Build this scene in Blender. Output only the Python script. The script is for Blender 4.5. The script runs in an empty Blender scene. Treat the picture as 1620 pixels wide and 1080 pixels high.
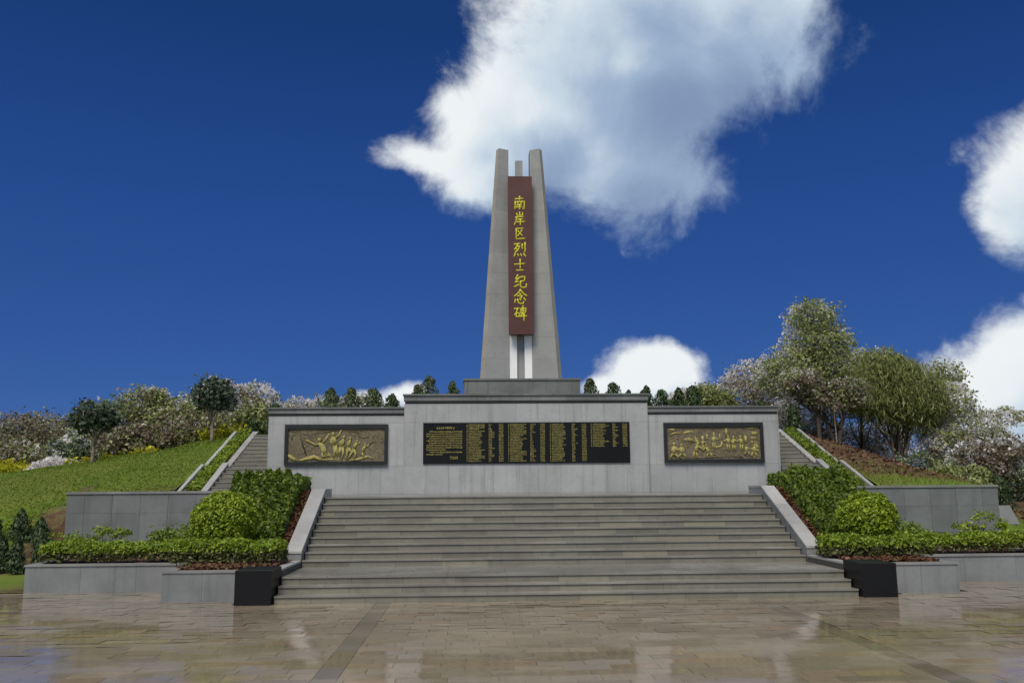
import bpy, math, random
import numpy as np
from mathutils import Vector, Matrix

R = math.radians
SC = bpy.context.scene
COL = SC.collection

# ------------------------------------------------------------------ camera
cam = bpy.data.cameras.new('camera')
cam.sensor_width = 36.0
cam.lens = 31.343
cam.clip_end = 6000
camo = bpy.data.objects.new('camera', cam)
COL.objects.link(camo)
YAW, PITCH, ROLL = 0.0431, 0.1602, -0.0078
fw = Vector((math.sin(YAW) * math.cos(PITCH), math.cos(YAW) * math.cos(PITCH), math.sin(PITCH)))
rt = Vector((math.cos(YAW), -math.sin(YAW), 0))
up = rt.cross(fw)
r2 = rt * math.cos(ROLL) + up * math.sin(ROLL)
u2 = -rt * math.sin(ROLL) + up * math.cos(ROLL)
camo.matrix_world = Matrix(((r2.x, u2.x, -fw.x, -1.8716), (r2.y, u2.y, -fw.y, -17.8903),
                            (r2.z, u2.z, -fw.z, 2.2118), (0, 0, 0, 1)))
SC.camera = camo

# ------------------------------------------------------------------ exposure
SC.view_settings.view_transform = 'Standard'
SC.view_settings.look = 'None'
SC.view_settings.exposure = 0.2
SC.view_settings.gamma = 1.0
SC.view_settings.use_curve_mapping = False
SC.cycles.use_denoising = True
SC.cycles.max_bounces = 6
SC.cycles.transparent_max_bounces = 4

# ------------------------------------------------------------------ sun
SUN_EL, SUN_AZ = 54.0, 200.0          # azimuth measured from +Y towards +X
sun = bpy.data.lights.new('sun', 'SUN')
sun.energy = 2.7
sun.angle = R(28)
sun.color = (1.0, 0.915, 0.785)
suno = bpy.data.objects.new('sun', sun)
COL.objects.link(suno)
sd = Vector((math.sin(R(SUN_AZ)) * math.cos(R(SUN_EL)), math.cos(R(SUN_AZ)) * math.cos(R(SUN_EL)), math.sin(R(SUN_EL))))
suno.rotation_euler = sd.to_track_quat('Z', 'Y').to_euler()
suno.location = (0, -10, 40)


# ------------------------------------------------------------------ node helper
class NT:
    def __init__(self, tree):
        self.t = tree

    def n(self, kind, **kw):
        nd = self.t.nodes.new(kind)
        for k, v in kw.items():
            if k.startswith('i_'):
                key = k[2:]
                key = int(key) if key.isdigit() else key.replace('_', ' ')
                s = nd.inputs[key]
                if isinstance(v, bpy.types.NodeSocket):
                    self.t.links.new(v, s)
                else:
                    s.default_value = v
            else:
                setattr(nd, k, v)
        return nd

    def math(self, op, a, b=0.0, c=0.0, clamp=False):
        nd = self.n('ShaderNodeMath', operation=op, use_clamp=clamp)
        for i, v in enumerate((a, b, c)):
            if isinstance(v, bpy.types.NodeSocket):
                self.t.links.new(v, nd.inputs[i])
            else:
                nd.inputs[i].default_value = v
        return nd.outputs[0]

    def noise(self, vec, scale, detail=4, rough=0.55, dist=0.0):
        nd = self.n('ShaderNodeTexNoise', i_Scale=scale, i_Detail=detail, i_Roughness=rough, i_Distortion=dist)
        if vec is not None:
            self.t.links.new(vec, nd.inputs['Vector'])
        return nd.outputs['Fac']

    def ss(self, x, a, b, lo=0.0, hi=1.0):
        nd = self.n('ShaderNodeMapRange', interpolation_type='SMOOTHSTEP', clamp=True)
        self.t.links.new(x, nd.inputs[0])
        for i, v in enumerate((a, b, lo, hi)):
            nd.inputs[i + 1].default_value = v
        return nd.outputs[0]

    def mix(self, f, a, b, mode='MIX'):
        nd = self.n('ShaderNodeMix', data_type='RGBA', blend_type=mode, clamp_factor=True)
        for i, v in ((0, f), (6, a), (7, b)):
            if isinstance(v, bpy.types.NodeSocket):
                self.t.links.new(v, nd.inputs[i])
            elif i == 0:
                nd.inputs[i].default_value = v
            else:
                nd.inputs[i].default_value = (*v, 1) if len(v) == 3 else v
        return nd.outputs[2]

    def ramp(self, f, stops):
        nd = self.n('ShaderNodeValToRGB')
        self.t.links.new(f, nd.inputs[0])
        el = nd.color_ramp.elements
        while len(el) < len(stops):
            el.new(0.5)
        for e, (p, c) in zip(el, stops):
            e.position = p
            e.color = (*c, 1)
        return nd.outputs[0]


# ------------------------------------------------------------------ world: blue sky with cumulus
world = bpy.data.worlds.new('World')
SC.world = world
world.use_nodes = True
world.cycles.sampling_method = 'MANUAL'
world.cycles.sample_map_resolution = 512
wt = world.node_tree
wt.nodes.clear()
W = NT(wt)


def azel(az, el):
    return Vector((math.sin(R(az)) * math.cos(R(el)), math.cos(R(az)) * math.cos(R(el)), math.sin(R(el))))


CLOUDS = [  # azimuth, elevation, half width, half height, tilt (deg), strength
    (3.52, 23.17, 5.69, 4.2, 25, 1.0),
    (10.8, 26.68, 6.79, 5.41, 0, 1.15),
    (15.45, 26.92, 6.5, 5.08, 0, 1.1),
    (20.14, 27.08, 4.27, 3.86, -25, 0.9),
    (-2.95, 20.67, 4.88, 1.71, -8, 0.62),
    (1.71, 19.63, 4.88, 2.84, -15, 0.9),
    (8.09, 21.05, 6.91, 4.06, -15, 1.05),
    (-1.48, 24.04, 3.05, 2.44, 45, 0.55),
    (13.1, 20.78, 3.25, 2.84, 40, 0.5),
    (12.54, 16.93, 2.84, 2.44, 30, 0.22),
    (9.79, 14.68, 1.63, 1.83, 40, 0.1),
    (23.03, 26.31, 1.63, 2.03, 0, 0.35),
    (34.25, 16.06, 3.04, 3.47, 0, 1.1),
    (31.87, 14.6, 1.25, 1.1, 0, 0.7),
    (34.87, 22.44, 1.25, 1.83, 30, 0.35),
    (33.73, 5.24, 4.83, 3.47, 0, 1.15),
    (31.62, 2.17, 2.68, 2.75, 0, 0.95),
    (33.06, 9.88, 1.07, 1.65, 20, 0.35),
    (11.37, 6.59, 2.93, 2.11, 0, 1.05),
    (8.75, 6.17, 2.03, 1.22, 0, 0.8),
    (-4.45, 5.86, 2.52, 1.22, 10, 0.8),
    (-6.45, 5.45, 1.95, 0.81, 0, 0.8),
    (23.43, 16.02, 0.73, 0.61, 0, 0.12),
]
grp = bpy.data.node_groups.new('cloud_density', 'ShaderNodeTree')
grp.interface.new_socket('Direction', in_out='INPUT', socket_type='NodeSocketVector')
grp.interface.new_socket('Density', in_out='OUTPUT', socket_type='NodeSocketFloat')
grp.interface.new_socket('Soft', in_out='OUTPUT', socket_type='NodeSocketFloat')
G = NT(grp)
gi = G.n('NodeGroupInput').outputs[0]
dmax = None
for az, el, rw, rh, tilt, s in CLOUDS:
    c = azel(az, el)
    ax = Vector((math.cos(R(az)), -math.sin(R(az)), 0))
    ay = c.cross(ax) * -1
    if ay.z < 0:
        ay = -ay
    ct, st = math.cos(R(tilt)), math.sin(R(tilt))
    e1 = ax * ct + ay * st
    e2 = -ax * st + ay * ct
    e3 = e1.cross(e2)
    m = Matrix((e1, e2, e3)).transposed()
    mp = G.n('ShaderNodeMapping', vector_type='TEXTURE', i_Location=tuple(c), i_Rotation=tuple(m.to_euler()),
             i_Scale=(math.sin(R(rw)), math.sin(R(rh)), .5))
    grp.links.new(gi, mp.inputs[0])
    ln = G.n('ShaderNodeVectorMath', operation='LENGTH')
    grp.links.new(mp.outputs[0], ln.inputs[0])
    v = G.math('SUBTRACT', 1.28 * s, ln.outputs['Value'])
    dmax = v if dmax is None else G.math('SMOOTH_MAX', dmax, v, .25)
# denser cloud added outside the view, all round and overhead, to whiten the light
cc = azel(2.5, 10)
mp = G.n('ShaderNodeMapping', vector_type='TEXTURE', i_Location=tuple(cc), i_Rotation=(R(10), 0, R(-2.5)), i_Scale=(.80, .9, .58))
grp.links.new(gi, mp.inputs[0])
ln = G.n('ShaderNodeVectorMath', operation='LENGTH')
grp.links.new(mp.outputs[0], ln.inputs[0])
outside = G.ss(ln.outputs['Value'], 1.0, 1.35)
cov = G.math('MULTIPLY', G.math('SUBTRACT', G.noise(gi, 1.7, 3, .5), .33), 4.2)
cov = G.math('ADD', G.math('MULTIPLY', G.math('ADD', cov, .6), outside), -.6)
dmax = G.math('MAXIMUM', dmax, cov)
n1 = G.noise(gi, 7.5, 12, .62, .25)
n2 = G.noise(gi, 3.2, 3, .5)
d = G.math('ADD', dmax, G.math('MULTIPLY', G.math('SUBTRACT', n1, .5), 2.3))
d = G.math('ADD', d, G.math('MULTIPLY', G.math('SUBTRACT', n2, .5), .8))
go = G.n('NodeGroupOutput')
grp.links.new(d, go.inputs[0])
n3 = G.noise(gi, 7.5, 3.0, .5, .25)
soft = G.math('ADD', dmax, G.math('MULTIPLY', G.math('SUBTRACT', n3, .5), 2.0))
grp.links.new(soft, go.inputs[1])

tc = W.n('ShaderNodeTexCoord').outputs['Generated']
g1 = W.n('ShaderNodeGroup', node_tree=grp)
wt.links.new(tc, g1.inputs[0])
off = W.n('ShaderNodeVectorMath', operation='ADD')
wt.links.new(tc, off.inputs[0])
off.inputs[1].default_value = (-.04, 0, .06)
g2 = W.n('ShaderNodeGroup', node_tree=grp)
wt.links.new(off.outputs[0], g2.inputs[0])
dens = g1.outputs[0]
alpha = W.ss(dens, .0, .62)
lit = W.math('SUBTRACT', g1.outputs[1], g2.outputs[1])
lit = W.math('ADD', W.math('MULTIPLY', lit, .50), .58)
lit = W.math('ADD', lit, W.math('MULTIPLY', W.math('SUBTRACT', dens, g1.outputs[1]), .30))
lit = W.math('SUBTRACT', lit, W.ss(g1.outputs[1], .35, 1.35, 0, .36))
lit = W.ss(lit, .0, 1.0)
ccol = W.ramp(lit, [(0, (.22, .31, .48)), (.4, (.36, .47, .63)), (.75, (.62, .72, .81)), (1, (.86, .90, .92))])
sky = W.n('ShaderNodeTexSky', sky_type='NISHITA', sun_disc=False, sun_elevation=R(SUN_EL), sun_rotation=R(SUN_AZ),
          altitude=2500, air_density=1.0, dust_density=0.0, ozone_density=4.0)
hs = W.n('ShaderNodeHueSaturation', i_Saturation=1.25, i_Value=1.0)
wt.links.new(sky.outputs[0], hs.inputs['Color'])
SKYK = .10
skt = W.mix(1.0, hs.outputs[0], (.40, .50, .72), 'MULTIPLY')
sz = W.n('ShaderNodeSeparateXYZ')
wt.links.new(tc, sz.inputs[0])
deep = W.ramp(W.math('MAXIMUM', sz.outputs['Z'], 0.0), [(0, (.36, .98, 2.95)), (.12, (.27, .80, 2.7)), (.30, (.16, .57, 2.25)), (.48, (.075, .36, 1.45)), (1, (.05, .28, 1.15))])
skc = W.mix(.86, skt, deep)
ck = W.n('ShaderNodeVectorMath', operation='SCALE')
wt.links.new(ccol, ck.inputs[0])
ck.inputs['Scale'].default_value = .86 / SKYK
fin = W.mix(alpha, skc, ck.outputs[0])
bg = W.n('ShaderNodeBackground', i_Strength=SKYK)
wt.links.new(fin, bg.inputs[0])
wo = W.n('ShaderNodeOutputWorld')
wt.links.new(bg.outputs[0], wo.inputs[0])


# ------------------------------------------------------------------ materials
def new_mat(name):
    m = bpy.data.materials.new(name)
    m.use_nodes = True
    m.node_tree.nodes.clear()
    N = NT(m.node_tree)
    out = N.n('ShaderNodeOutputMaterial')
    return m, N, out


def world_pos(N):
    return N.n('ShaderNodeNewGeometry').outputs['Position']


def piece_random(N):
    a = N.n('ShaderNodeAttribute', attribute_name='tint').outputs['Fac']
    b = N.n('ShaderNodeObjectInfo').outputs['Random']
    return N.math('FRACT', N.math('ADD', a, b))


def stone(name, col, col2=None, rough=.6, speck=.25, streak=.0, var=.15, bump=.15, wet=0.0, scale=1.0, ior=1.45, tones=None, stain=(.55, .55, .53)):
    m, N, out = new_mat(name)
    pos = world_pos(N)
    rnd = piece_random(N)
    col2 = col2 or tuple(c * .72 for c in col)
    big = N.noise(pos, .9 * scale, 5, .6)
    c = N.mix(N.ss(big, .32, .70), col, col2)
    if tones:
        c = N.mix(.75, c, N.ramp(rnd, tones))
    k = N.math('MULTIPLY_ADD', N.math('SUBTRACT', rnd, .5), 2 * var, 1.0)
    cm = N.n('ShaderNodeCombineColor')
    for i in range(3):
        m.node_tree.links.new(k, cm.inputs[i])
    c = N.mix(1.0, c, cm.outputs[0], 'MULTIPLY')
    sp = N.noise(pos, 95 * scale, 2, .7)
    c = N.mix(N.math('MULTIPLY', N.ss(sp, .42, .68), speck), c, tuple(x * .35 for x in col))
    mid = N.noise(pos, 7 * scale, 6, .65)
    c = N.mix(N.math('MULTIPLY', N.ss(mid, .45, .75), .28), c, tuple(x * .55 for x in col))
    if streak:
        st = N.n('ShaderNodeMapping', i_Scale=(3.2, 3.2, .16))
        m.node_tree.links.new(pos, st.inputs[0])
        sv = N.noise(st.outputs[0], 1.6, 5, .65)
        c = N.mix(N.math('MULTIPLY', N.ss(sv, .50, .74), streak), c, stain, 'MULTIPLY')
    b = N.n('ShaderNodeBsdfPrincipled')
    b.inputs['IOR'].default_value = ior
    m.node_tree.links.new(c, b.inputs['Base Color'])
    rr = N.math('MULTIPLY_ADD', N.math('SUBTRACT', mid, .5), .3, rough, clamp=True)
    if wet:
        pm = N.n('ShaderNodeMapping', i_Scale=(.42, .75, .75))
        m.node_tree.links.new(pos, pm.inputs[0])
        pud = N.ss(N.math('ADD', N.noise(pm.outputs[0], .8, 6, .62), N.math('MULTIPLY', N.math('SUBTRACT', rnd, .5), .16)), .40, .54)
        rr = N.math('MULTIPLY', rr, N.math('SUBTRACT', 1.0, N.math('MULTIPLY', pud, wet)))
        c = N.mix(N.math('MULTIPLY', pud, .55), c, (.60, .58, .56), 'MULTIPLY')
        m.node_tree.links.new(c, b.inputs['Base Color'])
    m.node_tree.links.new(rr, b.inputs['Roughness'])
    if bump:
        bp = N.n('ShaderNodeBump', i_Strength=bump, i_Distance=.02)
        h = N.math('ADD', N.math('MULTIPLY', sp, .4), N.noise(pos, 14 * scale, 4, .6))
        m.node_tree.links.new(h, bp.inputs['Height'])
        m.node_tree.links.new(bp.outputs[0], b.inputs['Normal'])
    m.node_tree.links.new(b.outputs[0], out.inputs[0])
    return m


def leafmat(name, cols, rough=.5, trans=.25):
    m, N, out = new_mat(name)
    a = N.n('ShaderNodeAttribute', attribute_name='tint').outputs['Fac']
    c = N.ramp(a, [(i / max(1, len(cols) - 1), col) for i, col in enumerate(cols)])
    b = N.n('ShaderNodeBsdfPrincipled', i_Roughness=rough)
    b.inputs['Specular IOR Level'].default_value = .35
    m.node_tree.links.new(c, b.inputs['Base Color'])
    t = N.n('ShaderNodeBsdfTranslucent')
    m.node_tree.links.new(c, t.inputs[0])
    mx = N.n('ShaderNodeMixShader', i_0=trans)
    m.node_tree.links.new(b.outputs[0], mx.inputs[1])
    m.node_tree.links.new(t.outputs[0], mx.inputs[2])
    m.node_tree.links.new(mx.outputs[0], out.inputs[0])
    return m


def plain(name, col, rough=.5, metal=0.0, nscale=6, namp=.25, bump=0.0, spec=.5):
    m, N, out = new_mat(name)
    pos = world_pos(N)
    nz = N.noise(pos, nscale, 5, .65)
    c = N.mix(N.ss(nz, .3, .7), tuple(x * (1 - namp) for x in col), tuple(min(1, x * (1 + namp)) for x in col))
    b = N.n('ShaderNodeBsdfPrincipled', i_Metallic=metal)
    b.inputs['Specular IOR Level'].default_value = spec
    m.node_tree.links.new(c, b.inputs['Base Color'])
    m.node_tree.links.new(N.math('MULTIPLY_ADD', N.math('SUBTRACT', nz, .5), .3, rough, clamp=True), b.inputs['Roughness'])
    if bump:
        bp = N.n('ShaderNodeBump', i_Strength=bump, i_Distance=.03)
        m.node_tree.links.new(N.noise(pos, nscale * 4, 5, .65), bp.inputs['Height'])
        m.node_tree.links.new(bp.outputs[0], b.inputs['Normal'])
    m.node_tree.links.new(b.outputs[0], out.inputs[0])
    return m


M = {}
M['wall'] = stone('pale_granite', (.40, .405, .41), (.34, .345, .35), rough=.6, speck=.16, streak=.75, var=.07, bump=.06, stain=(.62, .63, .62))
M['cornice'] = stone('cornice_granite', (.21, .215, .215), (.15, .155, .155), rough=.6, speck=.2, streak=.5, var=.13, bump=.08)
M['plinth'] = stone('plinth_granite', (.19, .20, .19), (.13, .135, .13), rough=.55, speck=.2, streak=.7, var=.1, bump=.08)
M['pylon'] = stone('pylon_granite', (.335, .34, .335), (.285, .288, .285), rough=.65, speck=.2, streak=.3, var=.05, bump=.05)
M['bevel'] = stone('lit_pylon_edge_granite', (.40, .365, .30), (.33, .30, .25), rough=.65, speck=.2, streak=.2, var=.05, bump=.05)  # lighter, tanner copy of the pylon granite, light on the bevels painted in
M['red'] = stone('red_granite', (.105, .040, .032), (.085, .032, .027), rough=.45, speck=.2, var=.05, bump=.02)
M['retain'] = stone('grey_granite', (.19, .20, .205), (.145, .15, .155), rough=.5, speck=.25, streak=.55, var=.14, bump=.08, stain=(.7, .7, .7))
M['coping'] = stone('coping_granite', (.27, .27, .26), (.19, .19, .185), rough=.45, speck=.25, var=.15, bump=.08)
M['kerb'] = stone('light_kerb_granite', (.40, .39, .375), (.30, .292, .28), rough=.5, speck=.3, var=.1, bump=.1)
M['planter'] = stone('planter_granite', (.24, .25, .255), (.17, .18, .185), rough=.35, speck=.25, streak=.5, var=.06, bump=.06)
M['black'] = stone('black_granite', (.010, .010, .011), (.008, .008, .008), rough=.42, speck=.2, var=.1, bump=.01, ior=1.3)
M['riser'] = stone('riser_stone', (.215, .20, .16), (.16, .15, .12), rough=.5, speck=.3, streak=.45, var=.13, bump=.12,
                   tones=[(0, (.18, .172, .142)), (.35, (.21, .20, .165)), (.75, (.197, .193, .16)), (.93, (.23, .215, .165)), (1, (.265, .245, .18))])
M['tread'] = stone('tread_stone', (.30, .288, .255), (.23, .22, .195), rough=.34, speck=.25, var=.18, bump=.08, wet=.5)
M['core'] = plain('stair_core', (.07, .065, .055), .8)
M['paver'] = stone('wet_paver', (.36, .285, .20), (.25, .20, .14), rough=.19, speck=.2, var=.08, bump=.02, wet=.88, ior=1.6,
                   tones=[(0, (.27, .225, .16)), (.3, (.31, .262, .19)), (.6, (.345, .288, .21)), (.8, (.30, .27, .19)), (.92, (.37, .27, .18)), (1, (.43, .365, .28))])
M['band'] = stone('dark_band_paver', (.26, .22, .165), (.21, .18, .135), rough=.19, speck=.2, var=.25, bump=.02, wet=.85, ior=1.6)
M['joint'] = plain('paving_joint', (.11, .09, .062), .3, nscale=2)
M['soil'] = plain('red_soil', (.115, .048, .028), .9, nscale=5, namp=.5, bump=.8)
M['bark'] = plain('bark', (.085, .065, .050), .85, nscale=8, namp=.35, bump=.5)
M['palebark'] = plain('pale_bark', (.24, .19, .14), .85, nscale=8, namp=.3, bump=.3)
M['core_green'] = plain('twig_shade', (.018, .022, .010), .95, nscale=9, namp=.5)  # near-black for solid cores, shade among the twigs put into the colour
M['white'] = plain('sky_gap_white', (.86, .86, .85), .6, nscale=2, namp=.03)
M['bronze'] = plain('bronze_ground', (.15, .122, .072), .6, .1, nscale=14, namp=.35, bump=.7)
M['gold'] = plain('gilded_bronze', (.38, .33, .105), .5, .15, nscale=26, namp=.55, bump=.8)
M['gilt_ground'] = plain('worn_gilt', (.24, .20, .08), .55, .1, nscale=22, namp=.4, bump=.5)
M['letter'] = plain('gold_lettering', (.60, .54, .012), .45, 0.0, nscale=8, namp=.1)
M['smalltext'] = plain('gold_small_lettering', (.46, .40, .11), .5, 0.0, nscale=18, namp=.3)
M['tablet'] = stone('black_tablet_stone', (.010, .011, .013), (.008, .009, .010), rough=.45, speck=.1, var=.05, bump=.0, ior=1.25)
M['frame'] = stone('dark_frame_granite', (.020, .022, .022), (.014, .015, .016), rough=.4, speck=.25, var=.2, bump=.02)

G_BUSH = leafmat('shrub_leaf', [(.06, .095, .008), (.115, .175, .012), (.18, .25, .018), (.28, .335, .04)])
G_BANK = leafmat('bank_shrub_leaf', [(.032, .057, .007), (.07, .115, .010), (.125, .185, .016), (.23, .28, .035)])
G_BALL = leafmat('topiary_leaf', [(.08, .125, .006), (.16, .24, .010), (.26, .35, .016), (.36, .42, .04)])
G_HEDGE = leafmat('hedge_leaf', [(.085, .13, .012), (.15, .23, .014), (.23, .31, .02), (.31, .36, .04)])
G_OLD_SHADED = leafmat('shaded_old_hedge_leaf', [(.055, .04, .018), (.06, .065, .016), (.085, .10, .02), (.12, .13, .03)], trans=.15)  # brownish old leaf, darkened to paint the shade on hedge fronts
G_TREE = leafmat('dull_green_leaf', [(.125, .155, .05), (.195, .23, .07), (.28, .31, .105), (.39, .40, .19)])
G_DARK = leafmat('dark_green_leaf', [(.035, .055, .028), (.055, .085, .045), (.08, .115, .065), (.12, .15, .10)])
G_BROWN = leafmat('bronze_leaf', [(.095, .075, .05), (.145, .115, .077), (.20, .155, .11), (.19, .185, .09)])
G_CONIF = leafmat('conifer_needle', [(.022, .040, .016), (.038, .066, .026), (.06, .10, .036), (.09, .13, .05)], trans=.1)
G_CONIF2 = leafmat('pale_conifer_needle', [(.045, .07, .03), (.07, .10, .045), (.11, .145, .06), (.17, .19, .10)], trans=.15)
G_BAMBOO = leafmat('feathery_leaf', [(.15, .175, .06), (.23, .265, .09), (.32, .35, .125), (.42, .42, .18)], trans=.45)
G_PALE = leafmat('petal_and_sky_gap_white', [(.66, .62, .61), (.80, .76, .75), (.88, .85, .84), (.90, .88, .87)], trans=.45)  # white of petals, and of bright sky in crown gaps put into leaf colour
G_YEL = leafmat('yellow_blossom', [(.14, .18, .02), (.26, .28, .012), (.46, .43, .01), (.58, .53, .03)])
G_GRASS = leafmat('grass_blade', [(.105, .165, .014), (.14, .205, .017), (.175, .23, .026), (.225, .235, .048)], trans=.4)
G_DRY = leafmat('dry_grass_blade', [(.16, .15, .03), (.20, .19, .04), (.24, .21, .06), (.18, .12, .05)], trans=.3)
G_LITTER = leafmat('leaf_litter', [(.07, .03, .018), (.11, .045, .025), (.16, .07, .035), (.12, .09, .03)], trans=.1)


def hill_material():
    m, N, out = new_mat('hill_turf')
    pos = world_pos(N)
    sx = N.n('ShaderNodeSeparateXYZ')
    m.node_tree.links.new(pos, sx.inputs[0])
    n1 = N.noise(pos, .45, 5, .6)
    n2 = N.noise(pos, 3.0, 6, .7)
    grass = N.mix(N.ss(n1, .35, .68), (.108, .168, .016), (.165, .185, .032))
    grass = N.mix(N.math('MULTIPLY', N.ss(n2, .45, .7), .5), grass, (.095, .155, .014))
    fine = N.noise(pos, 26, 4, .75)
    grass = N.mix(N.math('MULTIPLY', N.ss(fine, .42, .68), .55), grass, (.085, .135, .014))
    grass = N.mix(N.math('MULTIPLY', N.ss(N.noise(pos, .22, 3, .5), .5, .68), .45), grass, (.19, .175, .05))
    soil = N.mix(N.ss(n2, .35, .65), (.11, .057, .036), (.062, .036, .023))
    soil = N.mix(N.math('MULTIPLY', N.ss(N.noise(pos, 1.3, 5, .7), .44, .60), .8), soil, (.125, .12, .042))
    e = N.math('ADD', sx.outputs['X'], N.math('MULTIPLY', N.math('SUBTRACT', n1, .5), 5.0))
    f = N.math('SUBTRACT', sx.outputs['Y'], N.math('MULTIPLY', N.math('SUBTRACT', n2, .5), 3.0))
    right = N.math('MULTIPLY', N.ss(e, 9.0, 10.5), N.ss(f, 11.9, 13.4))
    e2 = N.math('ADD', sx.outputs['X'], N.math('MULTIPLY', N.math('SUBTRACT', n2, .5), 1.6))
    bank = N.math('MULTIPLY', N.ss(e2, -16.2, -15.4), N.math('SUBTRACT', 1.0, N.ss(e2, -14.4, -13.9)))
    bank = N.math('MULTIPLY', bank, N.math('SUBTRACT', 1.0, N.ss(f, 11.8, 12.8)))
    foot = N.math('MULTIPLY', N.math('SUBTRACT', 1.0, N.ss(f, 11.4, 12.4)), N.ss(e2, -13.2, -11.6))
    foot = N.math('MULTIPLY', foot, N.math('SUBTRACT', 1.0, N.ss(e2, 0, 1)))
    c = N.mix(N.math('MAXIMUM', right, N.math('MAXIMUM', bank, foot)), grass, soil)
    b = N.n('ShaderNodeBsdfPrincipled', i_Roughness=.9)
    b.inputs['Specular IOR Level'].default_value = .2
    m.node_tree.links.new(c, b.inputs['Base Color'])
    bp = N.n('ShaderNodeBump', i_Strength=.6, i_Distance=.08)
    m.node_tree.links.new(N.noise(pos, 9, 5, .7), bp.inputs['Height'])
    m.node_tree.links.new(bp.outputs[0], b.inputs['Normal'])
    m.node_tree.links.new(b.outputs[0], out.inputs[0])
    return m


M['hill'] = hill_material()
M['ground'] = plain('far_ground', (.07, .095, .02), .9, nscale=.8, namp=.35, bump=.4)


# ------------------------------------------------------------------ object helpers
def wl(o):
    p = Vector((0, 0, 0))
    while o is not None:
        p = p + o.location
        o = o.parent
    return p


def link(name, me, mat=None, parent=None, loc=(0, 0, 0)):
    o = bpy.data.objects.new(name, me)
    COL.objects.link(o)
    if mat is not None and me is not None and len(me.materials) == 0:
        me.materials.append(mat)
    o.location = loc
    if parent is not None:
        o.parent = parent
        o.location = Vector(loc) - wl(parent)      # every parent stands unrotated
    return o


def tag(o, label, cat, group=None):
    o['label'] = label
    o['category'] = cat
    if group:
        o['group'] = group
    return o


def thing(name, label, cat, loc=(0, 0, 0), group=None):
    return tag(link(name, None, loc=loc), label, cat, group)


def setting(o, kind='structure'):
    o['kind'] = kind
    return o


_cube = {}


def cube_for(mat):
    if mat.name not in _cube:
        v = [(x, y, z) for z in (-.5, .5) for y in (-.5, .5) for x in (-.5, .5)]
        f = [(0, 2, 3, 1), (4, 5, 7, 6), (0, 1, 5, 4), (2, 6, 7, 3), (0, 4, 6, 2), (1, 3, 7, 5)]
        me = bpy.data.meshes.new('slab')
        me.from_pydata(v, [], f)
        me.materials.append(mat)
        _cube[mat.name] = me
    return _cube[mat.name]


def slab(name, x0, x1, y0, y1, z0, z1, mat, parent=None):
    """one stone block, a scaled copy of a shared unit block"""
    o = link(name, cube_for(mat), None, parent, ((x0 + x1) / 2, (y0 + y1) / 2, (z0 + z1) / 2))
    o.scale = (abs(x1 - x0), abs(y1 - y0), abs(z1 - z0))
    return o


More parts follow.
